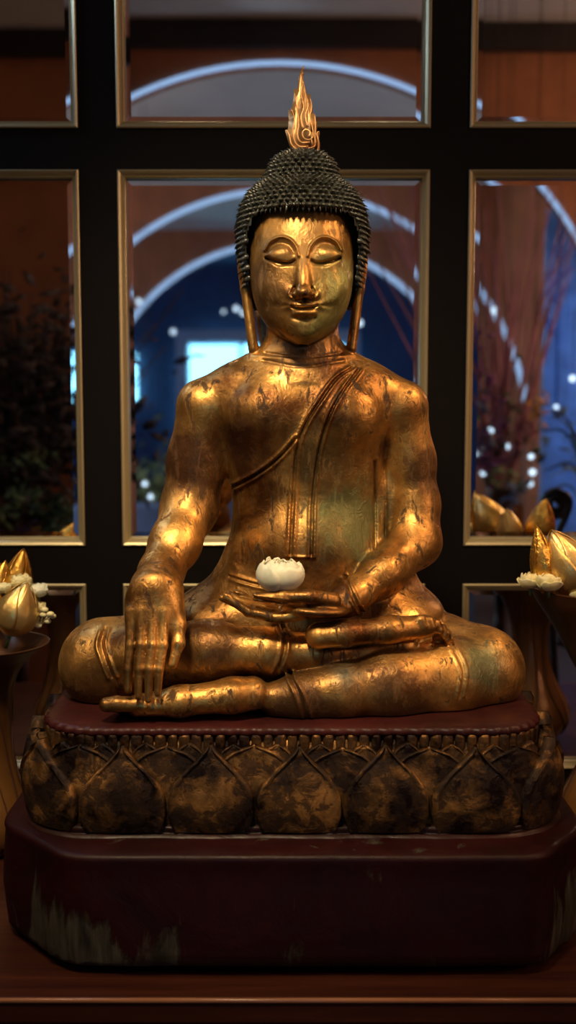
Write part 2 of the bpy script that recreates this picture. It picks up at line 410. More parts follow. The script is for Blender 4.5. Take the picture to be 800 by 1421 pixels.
# statue's right leg (upper, knee on photo left)
LEG_UP = chain([(350,890,.04,50),(220,905,.0,56),(147,921,-.035,60),(200,912,-.07,50),(290,903,-.10,40),(370,905,-.112,31),(450,905,-.11,25),(560,898,-.09,22)], .02)
FOOT_UP = chain([(443,882,-.148,19),(480,879,-.146,17),(540,874,-.130,18),(590,870,-.112,17)], .012, 1.15)
TOES = []
for i, (x, y, yy, r) in enumerate([(584,861,-.125,7.5),(596,862,-.12,7),(606,866,-.115,6.5),(614,872,-.11,6),(620,879,-.10,6)]):
    TOES += chain([(x-14,y+6,yy+.01,r),(x,y,yy-.002,r),(x+4,y+8,yy-.004,r*.9)], .003)
TL = []
for i, (y, yy, r, tip) in enumerate([(977,-.196,11,148),(977,-.180,8,152),(979,-.168,7.5,156),(982,-.157,7,161),(985,-.147,6.5,168)]):
    TL += chain([(200,y+1,yy+.006,r),(tip+14,y,yy,r),(tip,y+1,yy,r*.95)], .003)
# hanging hand over the shin (back of the hand to the viewer)
HAND_L = [ell((214,840,-.160), (40,.021,48), .03, (8,0,4))] + chain([(224,795,-.09,28),(218,815,-.130,27),(214,840,-.155,22)], .03, .85)
HAND_L += [ell((232,858,-.168), (24,.017,30), .012), ell((196,862,-.175), (20,.016,30), .012)]
FING_L = []
for (x0, x1, x2, ye, dy) in [(181,178,178,958,0),(196,193,192,966,-.006),(211,207,206,971,-.006),(226,221,219,962,-.002)]:
    FING_L += chain([(x0+1,850,-.180+dy*.5,7.6),(x0,895,-.195+dy*.8,7.2),(x1,928,-.202+dy,6.6),(x2,ye,-.204+dy,5.2)], .0025)
THUMB_L = chain([(236,840,-.160,13),(248,868,-.176,10),(248,893,-.190,8.2),(240,922,-.199,6.2)], .006)
# lap hand, palm up
HAND_R = chain([(490,828,-.10,20),(468,838,-.118,17)], .02) + [ell((438,844,-.135), (48,.040,12), .012, (0,4,0))]
FING_R = []
for i, (yy, tx, ty, my) in enumerate([(-.160,314,829,857),(-.147,309,830,853),(-.134,318,826,848),(-.121,330,823,843)]):
    FING_R += chain([(430,my-6,yy+.003,8.5),(385,my+1,yy,7.8),(345,my-8,yy,6.8),(tx,ty,yy,5.2)], .003)
THUMB_R = chain([(462,834,-.152,12),(430,828,-.170,9.5),(392,828,-.172,8),(357,828,-.166,6)], .006)
NECK = [loft([(440,420,50,.02,.048),(480,421,51,.02,.048),(500,421,55,.022,.050),(520,421,64,.024,.055)], .0)]
RID = []
def dbl(pts, off, y, amp=3.0, w=2.2, yr=(-1,.03)):
    RID.append(Ridge(pts, y, amp, w, yr)); RID.append(Ridge([(a+off[0], b+off[1]) for a, b in pts], y, amp, w, yr))
    RID.append(Ridge([(a+off[0]/2, b+off[1]/2) for a, b in pts], y, -amp*.9, w*.8, yr))
dbl([(488,508),(463,525),(440,556),(420,588),(408,622),(403,690),(399,768)], (9,1), -.05)
dbl([(504,512),(482,540),(462,575),(447,625),(439,690),(436,770)], (-8,0), -.05)
dbl([(410,604),(385,632),(360,652),(337,666),(318,676)], (3,8), -.05)
RID.append(Ridge([(397,771),(437,772)], -.05, 2.2, 2, (-1,0)))
dbl([(152,872),(150,888),(157,905),(168,930)], (-13,3), -.07)
dbl([(383,874),(390,893),(386,915),(376,936)], (11,2), -.13, 2.4, 2.2)
dbl([(394,940),(408,962),(420,998)], (13,0), -.16, 2.4, 2.2)
dbl([(624,878),(636,900),(646,926),(640,960)], (-10,3), -.10, 1.6, 2.2)
dbl([(478,812),(488,835),(500,858)], (9,-4), -.12, 2, 2)
dbl([(318,800),(360,808),(400,812)], (0,7), -.04, 1.4, 2)
RID.append(Ridge([(519,640),(521,700),(520,760)], .0, -3., 2.4)); RID.append(Ridge([(535,640),(537,700),(536,745)], .0, -2., 2.))
for q in ([(368,489),(420,497),(474,489)], [(366,500),(420,509),(478,500)]): RID.append(Ridge(q, -.03, -1.6, 2.0))
RID.append(Ridge([(440,900),(520,897),(600,888)], -.12, -1.5, 2.2))

# ---- head: lofted skull and face, then features
HX, HY = 420, -.0
HEAD = [loft([(236,420,40,.03,.05),(262,420,58,.02,.065),(290,420,70,.015,.076),(320,420,75,.012,.083),(350,420,76,.008,.086),(380,420,74.5,.003,.085),
              (405,420,71,0,.083),(425,420,65,-.006,.078),(442,420,56,-.014,.070),(456,420,44,-.022,.060),(467,420,30,-.03,.046),(475,420,14,-.04,.028),(478,420,5,-.045,.014)], -.06, pw=2.25)]
FACE = [cap((420,348,-.073),(422,402,-.093), 6.5, 8.5, .010), ell((422,406,-.096),(10,.012,8),.006), ell((411,410,-.086),(7,.010,6),.004), ell((433,410,-.086),(7,.010,6),.004)]
FACE += [ell((390,354,-.0665),(18,.0125,11),.004,(0,0,-8)), ell((455,354,-.0665),(18,.0125,11),.004,(0,0,8))]
FACE += [ell((423,424,-.0815),(19,.010,5.0),.005), ell((423,434,-.082),(15,.0105,6),.004), ell((422,458,-.066),(17,.013,11),.010)]
FACE += [ell((388,400,-.045),(30,.034,34),.03), ell((454,400,-.045),(30,.034,34),.03)]
EAR = []
for sx, top in ((-1, 366), (1, 368)):
    X = lambda d: HX+sx*d
    EAR += chain([(X(85),360,.02,6),(X(79),402,.014,6.8),(X(68),484,.008,7.2)], .004, 1.4)
    EAR += [ell((X(80),382,.024),(7,.022,25),.006,(0,sx*6,0))]
FR = []
y0 = -.075
for sx in (-1, 1):
    q = lambda d, v: (421+sx*d, v)
    FR.append(Ridge([q(54,345),q(47,334),q(33,328),q(20,331),q(10,342),q(6,356)], y0, 3.2, 2.0, (-1,-.03)))
    FR.append(Ridge([q(50,347),q(42,339),q(31,336),q(20,340),q(13,350)], y0, -2.0, 3.2, (-1,-.03)))
    FR.append(Ridge([q(52,356),q(44,360),q(32,364),q(20,365),q(12,362)], y0, -4.2, 1.7, (-1,-.03)))
    FR.append(Ridge([q(50,358),q(34,367),q(14,366)], y0, -2.0, 2.6, (-1,-.03)))
    FR.append(Ridge([q(12,400),q(17,409),q(13,415)], y0, -2.2, 1.8, (-1,-.03)))
FR.append(Ridge([(405,426),(413,429),(422,430),(432,428),(440,425)], y0, -3.0, 1.8, (-1,-.03)))
FR.append(Ridge([(408,442),(422,445),(436,442)], y0, -1.3, 3.0, (-1,-.03)))
FR.append(Ridge([(422,414),(422,420)], y0, -1.6, 1.8, (-1,-.03)))
def field(P, full=False):
    d = eval_group(P, TB+NECK, .02, full)
    d = smin(d, eval_group(P, ARM_R, .02, full), .010)
    d = smin(d, eval_group(P, ARM_L, .02, full), .010)
    legs = smin(eval_group(P, LEG_LOW, .02, full), eval_group(P, FOOT_LOW+TL, .012, full), .008)
    up = smin(eval_group(P, LEG_UP, .02, full), eval_group(P, FOOT_UP+TOES, .012, full), .005)
    d = smin(d, legs, .006); d = smin(d, up, .005)
    hl = smin(eval_group(P, HAND_L, .015, full), eval_group(P, FING_L, .0025, full), .007)
    hl = smin(hl, eval_group(P, THUMB_L, .006, full), .006)
    hl = smin(hl, eval_group(P, ARM_L[-1:], .02, full), .02)
    d = smin(d, hl, .003)
    hr = smin(eval_group(P, HAND_R+ARM_R[-1:], .015, full), eval_group(P, FING_R, .003, full), .006)
    hr = smin(hr, eval_group(P, THUMB_R, .006, full), .004)
    d = smin(d, hr, .003)
    hd = smin(eval_group(P, HEAD, .02, full), eval_group(P, FACE, .006, full), .005)
    hd = smin(hd, eval_group(P, EAR, .006, full), .003)
    d = smin(d, hd, .004)
    if not full:
        for r in RID+FR: r(P, d)
    d = np.maximum(d, (PLATE+.001)-P[:,2])
    return d
ZN = W(420, 484, .0).z
bz = lambda z: z
H1 = .0017
v1, q1 = surface(lambda P, f: field(P, f), (-.37,-.245,PLATE-.008), (.40,.16,ZN+.004), H1)
H2 = .0011
v2, q2 = surface(lambda P, f: field(P, f), (-.10,-.125,ZN-.0015), (.145,.125,W(420,230,0).z), H2)
STAT = empty('buddha_statue', (W(425,990,0).x, 0, PLATE), label='gilded seated figure, cross-legged, one hand reaching down over the shin and one palm up', cat='statue')
me = np_mesh('body', np.concatenate([v1, v2]), np.concatenate([q1, q2+len(v1)]))
link('body', me, M['gold'], STAT)

# ---- hair with rows of pointed curls
HPY = [212,216,224,236,246,253,259,268,280,296,320,350,385,430]
HHW = [12,26,38,45,48,51,60,70,78,84,87.5,86,79,70]
def hair_at(py, ang):
    hw = interp(py, HPY, HHW); c = W(HX, py, .012); s = S(HX, py, .012)
    hd = hw*s*interp(py, [212,255,300,430], [.95,.98,1.05,1.1])
    return c+Vector((math.sin(ang)*hw*s, -math.cos(ang)*hd, 0))
def hairline(py, ang):
    """True where the head is covered by hair (ang 0 = front)"""
    a = abs((ang+math.pi) % (2*math.pi)-math.pi)
    if py < 299: return True
    lim = interp(py, [299,306,330,390,431], [.62,.86,1.06,1.25,1.9])
    return a > lim
bm = bmesh.new()
rows = []
pyv = [212+i*5.5 for i in range(40)]
nA = 96
for j, py in enumerate(pyv): rows.append([bm.verts.new(hair_at(py, 2*math.pi*k/nA)) for k in range(nA)])
for j in range(len(pyv)-1):
    for k in range(nA):
        if hairline(pyv[j], 2*math.pi*(k+.5)/nA): bm.faces.new((rows[j][k], rows[j][(k+1)%nA], rows[j+1][(k+1)%nA], rows[j+1][k]))
bm.faces.new(rows[0][::-1])
bmesh.ops.delete(bm, geom=[v for v in bm.verts if not v.link_faces], context='VERTS')
def curl(base, nrm, down, r, l):
    n = nrm.normalized(); t = n.cross(Vector((0,0,1)));  t = t.normalized() if t.length > .01 else Vector((1,0,0)); b = n.cross(t)
    prev = None
    for (f, h, dr) in ((1,-.2,0),(.95,.25,.05),(.45,.75,.3)):
        ring = [bm.verts.new(base+(t*math.cos(a)+b*math.sin(a))*r*f+n*l*h+down*l*dr) for a in [2*math.pi*i/7+h for i in range(7)]]
        if prev:
            for i in range(7): bm.faces.new((prev[i], prev[(i+1)%7], ring[(i+1)%7], ring[i]))
        prev = ring
    tip = bm.verts.new(base+n*l*1.15+down*l*.8)
    for i in range(7): bm.faces.new((prev[i], prev[(i+1)%7], tip))
py = 214.; row = 0
while py < 425:
    hw = interp(py, HPY, HHW); circ = 2*math.pi*hw
    n = max(6, int(circ/8.6)); s = S(HX, py, 0)
    for k in range(n):
        ang = 2*math.pi*(k+.5*(row % 2))/n + random.uniform(-.012,.012)
        if not hairline(py, ang): continue
        p = hair_at(py, ang); e = .02
        dp = hair_at(py+3, ang)-hair_at(py-3, ang); da = hair_at(py, ang+e)-hair_at(py, ang-e)
        nn = da.cross(-dp).normalized()
        if nn.dot(p-W(HX, 330, .012)) < 0: nn = -nn
        dwn = dp.normalized()*.6+Vector((random.uniform(-.2,.2), 0, -.25))
        curl(p-nn*.001, nn, dwn, 4.5*s*random.uniform(.9,1.1), 7.8*s*random.uniform(.85,1.15))
    # a smaller step where the surface runs flat
    slope = abs(interp(py+2, HPY, HHW)-interp(py, HPY, HHW))/2
    py += 7.0/math.sqrt(1+slope*slope); row += 1
# front fringe teeth
for k in range(21):
    a = (k-10)/10*.86; p = hair_at(300, a); curl(p+Vector((0,.004,0)), Vector((math.sin(a)*.5,-.5,-.5)), Vector((0,0,-1.1)), 3.0*S(HX,300,0), 6.5*S(HX,300,0))
obj('hair', bm, M['hair'], STAT)['label'] = 'rows of pointed black curls'

# ---- flame finial
bm = bmesh.new()
FY = .012
out = [(419,95),(414.6,108),(412.5,128),(408,124),(407.5,138),(404.5,155),(400.5,154),(401,168),(399.6,182),(396,181),(399,192),(403.5,206),(412,213),(429,213),(441,214),(445,203),(443,193),(444,184),(440,188),
       (440,173),(437.5,159),(435,164),(433.5,146),(430.5,131),(427,134),(423.5,120),(421.2,108),(421.5,97)]
cxm = 420.5
lay = []
for (t, yy) in ((.55,-1),(1,-.35),(1,.35),(.55,1)):
    ring = []
    for (x, y) in out:
        wdt = interp(y, [95,130,170,213], [1.5,4,8,11]); X = cxm+(x-cxm)*t
        p = W(X, y, FY); p.y = FY+yy*wdt*S(cxm, y, FY); ring.append(bm.verts.new(p))
    lay.append(ring)
m_ = len(out)
for a in range(3):
    for i in range(m_): bm.faces.new((lay[a][i], lay[a][(i+1)%m_], lay[a+1][(i+1)%m_], lay[a+1][i]))
f1 = bm.faces.new(lay[0]); f2 = bm.faces.new(lay[3][::-1])
bmesh.ops.triangulate(bm, faces=[f1, f2])
def lick(pts, r0, r1, depth=1.):
    for sgn in (-1, 1):
        q = [W(v.x, v.y, FY) for v in smooth_curve([(a, b, 0) for a, b in pts], 22)]
        for i, p in enumerate(q):
            py = interp(p.z, [W(420,213,FY).z, W(420,95,FY).z], [213,95]); p.y = FY+sgn*interp(py, [95,130,170,213], [1.2,3.6,7.2,10])*S(420,150,0)*depth
        n = len(q); tube(bm, q, [(r0+(r1-r0)*i/(n-1))*S(420,150,0) for i in range(n)], 8)
lick([(428,212),(414,211),(405,203),(402,192),(398,182)], 2.6, .8)
lick([(428,206),(416,206),(409,198),(407,183),(409,166),(404,152)], 2.4, .8)
lick([(430,200),(418,200),(413,190),(415,172),(412,150),(409,128)], 2.3, .7)
lick([(428,193),(431,187),(427,182),(421,184),(420,191),(425,196),(434,194),(434,180),(430,165),(433,150),(430,134)], 2.2, .7)
lick([(432,213),(441,211),(442,200),(440,188),(443,184)], 2.6, .8)
lick([(427,209),(437,205),(437,192),(438,176),(437,161)], 2.3, .7)
lick([(421,182),(418,165),(422,150),(418,132),(420,115),(418,100)], 2.4, .8)
lick([(427,178),(424,162),(428,148),(424,130),(421,112)], 2.1, .7)
lick([(421,104),(420,98),(422,91)], 1.6, .6, .4)
lathe(bm, [(0,-.004),(.012,0),(.016,.003),(.010,.007),(.006,.010)], W(420,215,FY), 16)
obj('flame_finial', bm, M['flame'], STAT)['label'] = 'golden flame shaped finial'

# ------------------------------------------------------------------ white flower in the palm
def ruffle(root, name, c, R, m, petals, seed, squash=.8, flat=0.):
    """rose-like bloom made of overlapping cupped wavy petals; petals are parts"""
    rnd = random.Random(seed)
    bm = bmesh.new(); bmesh.ops.create_icosphere(bm, subdivisions=2, radius=R*.55)
    for v in bm.verts: v.co.z *= squash; v.co += c
    obj('flower_core', bm, m, root)
    for i in range(petals):
        lay_ = i/petals; a0 = i*2.399+seed; rad = R*(.62+.38*lay_); wdt = 1.15-.2*lay_; open_ = .15+flat+.55*lay_
        ph = rnd.uniform(0, 6); hv = rnd.uniform(-.28,.12); wv = rnd.uniform(.85,1.2)
        def fn(u, v, a0=a0, rad=rad, wdt=wdt, open_=open_, ph=ph, lay_=lay_, hv=hv, wv=wv):
            a = a0+(u-.5)*2*wdt*wv*(math.sin(math.pi*min(1, .18+v*.62)))
            el = -1.1+v*(2.35-open_*1.25+hv)
            rr = rad*(1+.08*math.sin(5*u+ph)*v+.03*math.sin(23*u+ph*3)*v*v+.10*open_*v*v)
            p = Vector((math.cos(a)*math.cos(el)*rr, math.sin(a)*math.cos(el)*rr, math.sin(el)*rr*squash+.07*R*math.sin(u*9+ph)*v*v))
            return c+p, p.normalized()
        bm = bmesh.new(); sheet(bm, fn, 10, 8, R*.03)
        obj('petal', bm, m, root)
fc = W(389, 797, -.13); fl = empty('white_flower', (fc.x, fc.y, fc.z-.022), label='ivory white flower resting on the golden open palm', cat='flower')
ruffle(fl, 'f', fc, 35*S(389,797,-.13), M['white'], 17, 3, .78, -.12)

# ------------------------------------------------------------------ lotus pedestal
PX = W(406,1005,-.2).x
def rr_point(hw, hd, r, s):
    """point and outward normal on a rounded rectangle, s = signed arc length from the front centre"""
    segs = [('l',hw-r),('a',r*math.pi/2),('l',2*(hd-r)),('a',r*math.pi/2),('l',2*(hw-r)),('a',r*math.pi/2),('l',2*(hd-r)),('a',r*math.pi/2),('l',hw-r)]
    Ltot = sum(x[1] for x in segs); s %= Ltot
    p = Vector((0,-hd)); d = Vector((1,0))
    for k, l in segs:
        t = min(s, l)
        if k == 'l': p = p+d*t
        else:
            a = t/r; nrm = Vector((-d.y, d.x)); c = p+nrm*r
            v = p-c; ca, sa = math.cos(a), math.sin(a); p = c+Vector((v.x*ca-v.y*sa, v.x*sa+v.y*ca)); d = Vector((d.x*ca-d.y*sa, d.x*sa+d.y*ca))
        s -= t
        if s <= 1e-9 and t < l+1e-12: break
    return p, Vector((d.y, -d.x))
def rr_len(hw, hd, r): return 4*(hw+hd)-8*r+2*math.pi*r
def rr_loft(bm, prof, hw, hd, r, n=200, cx=0, wav=None):
    """prof: (offset, z)"""
    rings = []
    Lt = rr_len(hw, hd, r)
    for (o, z) in prof:
        ring = []
        for i in range(n):
            p, nn = rr_point(hw, hd, r, Lt*i/n); q = p+nn*(o+(wav(i, o, z) if wav else 0)); ring.append(bm.verts.new((q.x+cx, q.y, z)))
        rings.append(ring)
    for a in range(len(prof)-1):
        for i in range(n): bm.faces.new((rings[a][i], rings[a][(i+1)%n], rings[a+1][(i+1)%n], rings[a+1][i]))
    bm.faces.new(rings[0]); bm.faces.new(rings[-1])
PED = empty('lotus_pedestal', (PX, 0, TBL), label='dark gilded lotus petal pedestal on its chipped dark red plinth under the statue', cat='pedestal')
# plinth: chamfered, slightly irregular block
bm = bmesh.new()
plan = [(-.282,-.270),(.323,-.270),(.403,-.165),(.403,.03),(.33,.20),(-.31,.20),(-.394,.03),(-.394,-.15)]
def dens(pl, st=.012):
    o = []
    for (a, b), (c, d) in zip(pl, pl[1:]+pl[:1]):
        n = max(1, int(math.hypot(c-a, d-b)/st)); o += [(a+(c-a)*i/n, b+(d-b)*i/n) for i in range(n)]
    return o
dp_ = dens(plan); k5 = len(dp_)
dp_ = [tuple(sum(dp_[(i+j)%k5][c] for j in (-2,-1,0,1,2))/5 for c in (0,1)) for i in range(k5)]
rnd = random.Random(4)
wob = [rnd.uniform(-1,1) for _ in range(k5)]; wob = [sum(wob[(i+j)%k5] for j in range(-3,4))/7 for i in range(k5)]
jag = [rnd.uniform(0,1) for _ in range(k5)]
PTOP = .8955
rings = []
for (sc, dz, z, w_) in ((.86,0,TBL,0),(.86,0,TABLE+.003,0),(.985,0,TABLE+.002,1.),(1.0,0,TABLE+.004,1.),(1.004,0,TABLE+.02,1.),(1.0,0,TABLE+.06,.6),(.994,0,.855,.4),(.988,0,PTOP-.012,.3),(.992,0,PTOP-.006,.4),(.988,0,PTOP-.001,.4),(.972,0,PTOP+.001,.4),(.93,0,PTOP+.004,0),):
    ring = []
    for i, (x, y) in enumerate(dp_):
        l = math.hypot(x, y); f = sc+wob[i]*.012*w_/l*.3
        chip = 0
        if TABLE+.004 <= z < TABLE+.05 and (x < -.19 or x > .33) : chip = -jag[i]*.008
        zz = z + (0.005*jag[i] if z == TABLE+.004 and abs(x) > .2 else 0)
        ring.append(bm.verts.new((x*(f+chip/l), y*(f+chip/l), zz)))
    rings.append(ring)
for a in range(len(rings)-1):
    for i in range(k5): bm.faces.new((rings[a][i], rings[a][(i+1)%k5], rings[a+1][(i+1)%k5], rings[a+1][i]))
bm.faces.new(rings[0]); bm.faces.new(rings[-1])
for v in bm.verts: v.co.x += 0
obj('plinth', bm, M['red'], PED, smooth=True)['label'] = 'dark red block with chipped bare wood at its foot'
# lip on plinth
BH, BD, BR = .352, .200, .092
bm = bmesh.new()
rr_loft(bm, [(.016,.893),(.020,.897),(.019,.901),(.012,.903),(.010,.905),(.013,.908),(.012,.912),(.004,.914)], BH, BD, BR, 220, PX, lambda i,o,z: .0012*math.sin(i*.37)+.0008*math.sin(i*1.3))
obj('foot_moulding', bm, M['dark_lip'], PED)
# core behind the petals
bm = bmesh.new()
rr_loft(bm, [(-.004,.910),(0,.93),(.0,.97),(-.008,.995),(-.016,1.008),(-.022,1.028)], BH, BD, BR, 220, PX)
obj('pedestal_core', bm, M['pedestal'], PED)
# top plate with scalloped edge
bm = bmesh.new()
rr_loft(bm, [(-.022,1.024),(-.014,1.026),(-.012,1.029),(-.013,1.0345),(-.020,1.0373),(-.034,1.0384)], BH, BD, BR, 480, PX, lambda i,o,z: (.0016*math.cos(i*2*math.pi/4.8) if z < 1.036 and o > -.02 else 0))
obj('top_plate', bm, M['redplate'], PED)
# band of small upright stamens: one carved part
bm = bmesh.new(); Lt = rr_len(BH, BD, BR); nb = 130
for i in range(nb):
    p, nn = rr_point(BH, BD, BR, Lt*i/nb); c = p+nn*(-.016); t = Vector((-nn.y, nn.x)); w = .0068*random.uniform(.85,1.1); pr = []
    ztop = 1.027; zb = .990
    for z, f in ((zb,.9),(zb+.006,.95),(zb+.02,1.),(ztop-.004,1.05),(ztop,.95)):
        ring = []
        for k in range(7):
            a = math.pi*k/6; q = c+t*math.cos(a)*w*f+nn*(math.sin(a)*w*.6*f); ring.append(bm.verts.new((q.x+PX, q.y, z)))
        if pr:
            for k in range(6): bm.faces.new((pr[k], pr[k+1], ring[k+1], ring[k]))
        else: bm.faces.new(ring)
        pr = ring
    bm.faces.new(pr[::-1])
obj('stamen_band', bm, M['bead'], PED)
VV = [0,.06,.2,.4,.55,.7,.82,.92,1.0]
def petal(s0, wmax, z0, z1, o0, bulge, rim, seed, wt=None):
    rnd = random.Random(seed); nv, nu = 34, 24
    WW = wt or [.86,.92,1.,.98,.85,.59,.31,.13,.0]
    bm = bmesh.new(); grid = []; lean = rnd.uniform(-.03,.03)
    for j in range(nv+1):
        v = j/nv; hw = max(.0015, wmax*float(np.interp(v, VV, WW))); row_ = []
        for i in range(nu+1):
            u = -1+2*i/nu
            s = s0+u*hw+lean*wmax*v; p, nn = rr_point(BH, BD, BR, s)
            prof = bulge*(math.sin(math.pi*min(1, .12+v*.86))**.8)*(1-.45*abs(u)**2.2)
            ed = abs(u); rr = rim*math.exp(-((ed-.92)/.06)**2)*(.35+.65*v) + rim*.6*math.exp(-((v-.94)/.04)**2)*(1-ed*.3)*(1-v**20)
            tipo = .002*v**6
            o = o0+prof+rr+tipo
            if i in (0, nu): o = o0-.006
            q = p+nn*o; row_.append(bm.verts.new((q.x+PX, q.y, z0+(z1-z0)*v)))
        grid.append(row_)
    for j in range(nv):
        for i in range(nu):
            f = bm.faces.new((grid[j][i], grid[j][i+1], grid[j+1][i+1], grid[j+1][i]))
            u = abs(-1+2*(i+.5)/nu)
            f.material_index = 1 if u > .84 and j > 6 else 0
    back = [bm.verts.new((PX+(rr_point(BH,BD,BR,s0+lean*wmax*(j/nv))[0]).x, (rr_point(BH,BD,BR,s0+lean*wmax*(j/nv))[0]).y, z0+(z1-z0)*j/nv)) for j in range(nv+1)]
    for j in range(nv):
        bm.faces.new((grid[j][0], grid[j+1][0], back[j+1], back[j])); bm.faces.new((grid[j][nu], back[j], back[j+1], grid[j+1][nu]))
    o = obj('lotus_petal', bm, [M['pedestal'], M['petal_rim']], PED)
    return o
NP = 18; step = Lt/NP; sA = W(415,1100,-.235).x-PX
for i in range(NP):
    s = sA+step*i
    petal(s, step*.515, .906, 1.020+random.uniform(-.002,.002), .008, .017, .0062, i)
    petal(s+step/2, step*.47, .909, 1.017+random.uniform(-.003,.002), .001, .009, .0034, 50+i, [.5,.5,.5,.55,.7,.85,.8,.5,.0])
for i in range(NP*2):
    s = sA+step*(i/2+.25)
    if rr_point(BH, BD, BR, s)[1].y > -.25: continue
    petal(s, step*.21, .955, 1.018+random.uniform(-.002,.002), -.004, .006, .0026, 90+i, [.7,.8,.95,1,1,.9,.7,.42,0])

# ------------------------------------------------------------------ table
bm = bmesh.new(); box(bm, (-1.3,-.317,TBL-.035), (1.3,YM-.005,TBL), .004)
TAB = empty('altar_table', (0,0,0), label='long reddish wooden altar table carrying the statue and both vases', cat='table')
obj('table_top', bm, M['table'], TAB, smooth=False)
bm = bmesh.new(); box(bm, (-1.28,-.297,TBL-.16), (1.28,-.27,TBL-.0355), .004)
box(bm, (-1.28,-.304,TBL-.075), (1.28,-.2975,TBL-.045), .003)
obj('apron', bm, M['table_dark'], TAB, smooth=False)
bm = bmesh.new(); tube(bm, [(-1.298,-.3165,TBL-.0035),(1.298,-.3165,TBL-.0035)], [.0034,.0034], 12)
obj('rounded_edge', bm, M['edge'], TAB)['label'] = 'polished front edge, its highlight put into the colour'
for x in (-1.25, 1.17):
    for y in (-.29, .33):
        bm = bmesh.new(); box(bm, (x,y,0), (x+.08,y+.08,TBL-.0355), .006); obj('leg', bm, M['table_dark'], TAB, smooth=False)

# ------------------------------------------------------------------ mirror wall
def mz(py): return W(400, py, YM).z
def mx(px, py=450): return (px-400)*S(px, py, YM)
xs = [(mx(-330),mx(113)), (mx(164,300),mx(596,300)), (mx(649,400),mx(1090))]
zs = [(mz(178),mz(-230)), (mz(757),mz(236)), (mz(1066),mz(810))]
XL, XR, ZT = -3.0, 3.0, 3.25
bm = bmesh.new(); D0, D1 = YM, YM+.05
xa = sorted([v for t in xs for v in t]); za = sorted([v for t in zs for v in t])
# dark wooden lattice: solid pieces between the openings, one mesh
xsL = [XL]+xa+[XR]; zsL = [0]+za+[ZT]
def is_open(i, j):
    return i % 2 == 1 and j % 2 == 1
for j in range(len(zsL)-1):
    if j % 2 == 0: box(bm, (XL, D0, zsL[j]), (XR, D1, zsL[j+1]))
    else:
        for i in range(0, len(xsL)-1, 2): box(bm, (xsL[i], D0, zsL[j]), (xsL[i+1], D1, zsL[j+1]))
box(bm, (XL, D1+.001, 0), (XR, D1+.03, ZT))
tag(obj('wall_back', bm, M['frame_wood'], smooth=False), 'dark wooden wall grid that holds the mirrors', kind='structure')
nmc = {(0,0):'upper left mirror pane, cut by the top and left edges of the photo', (1,0):'upper middle mirror pane above the figure, showing a blue lit arch', (2,0):'upper right mirror pane showing plain burnt orange wall',
       (0,1):'tall left mirror pane reflecting dark dried flowers', (1,1):'large middle mirror pane right behind the head and shoulders', (2,1):'tall right mirror pane reflecting plum twigs and blue lights',
       (0,2):'lower left mirror pane behind the left vase', (1,2):'lower middle mirror pane hidden behind the lap of the figure', (2,2):'lower right mirror pane behind the right knee and vase'}
tilt = {(0,0):(-.25,0),(2,0):(.12,0)}
for i, (x0, x1) in enumerate(xs):
    for j, (z0, z1) in enumerate(zs):
        t = empty('framed_mirror', ((x0+x1)/2, YM, z0), label=nmc[(i,j)], cat='mirror', group='mirrors in the wooden grid')
        # brass moulding: mitred ring with a stepped profile
        bm = bmesh.new()
        prof = [(0.,.004),(.0,-.004),(.002,-.0055),(.0055,-.0035),(.0105,.004),(.0115,.003),(.0135,.007),(.0135,.014),(0,.014)]
        cor = [(x0,z0),(x1,z0),(x1,z1),(x0,z1)]; rg = []
        for (o, dpt) in prof:
            rg.append([bm.verts.new((cx_+(o if cx_ == x0 else -o), YM+dpt, cz_+(o if cz_ == z0 else -o))) for cx_, cz_ in cor])
        for a in range(len(prof)):
            b_ = (a+1) % len(prof)
            for k in range(4): bm.faces.new((rg[a][k], rg[a][(k+1)%4], rg[b_][(k+1)%4], rg[b_][k]))
        obj('brass_moulding', bm, M['brass'], t, smooth=False)
        # bevelled mirror glass
        bm = bmesh.new(); g0, g1, g2 = .0136, .0136, .024
        rings = []
        for (o, yy) in ((g0,YM+.022),(g0,YM+.0165),(g2,YM+.0162)):
            rings.append([bm.verts.new((cx_+(o if cx_ == x0 else -o), yy, cz_+(o if cz_ == z0 else -o))) for cx_, cz_ in cor])
        for a in range(2):
            for k in range(4): bm.faces.new((rings[a][k], rings[a][(k+1)%4], rings[a+1][(k+1)%4], rings[a+1][k]))
        bm.faces.new(rings[2]); bm.faces.new(rings[0][::-1])
        tx, _ = tilt.get((i,j), (0,0))
        if tx:
            zc_ = (z0+z1)/2
            for v in bm.verts: v.co.y += (v.co.z-z0)*math.tan(math.radians(tx))+(.004 if tx < 0 else 0)
        obj('mirror_glass', bm, M['mirror'], t, smooth=False)

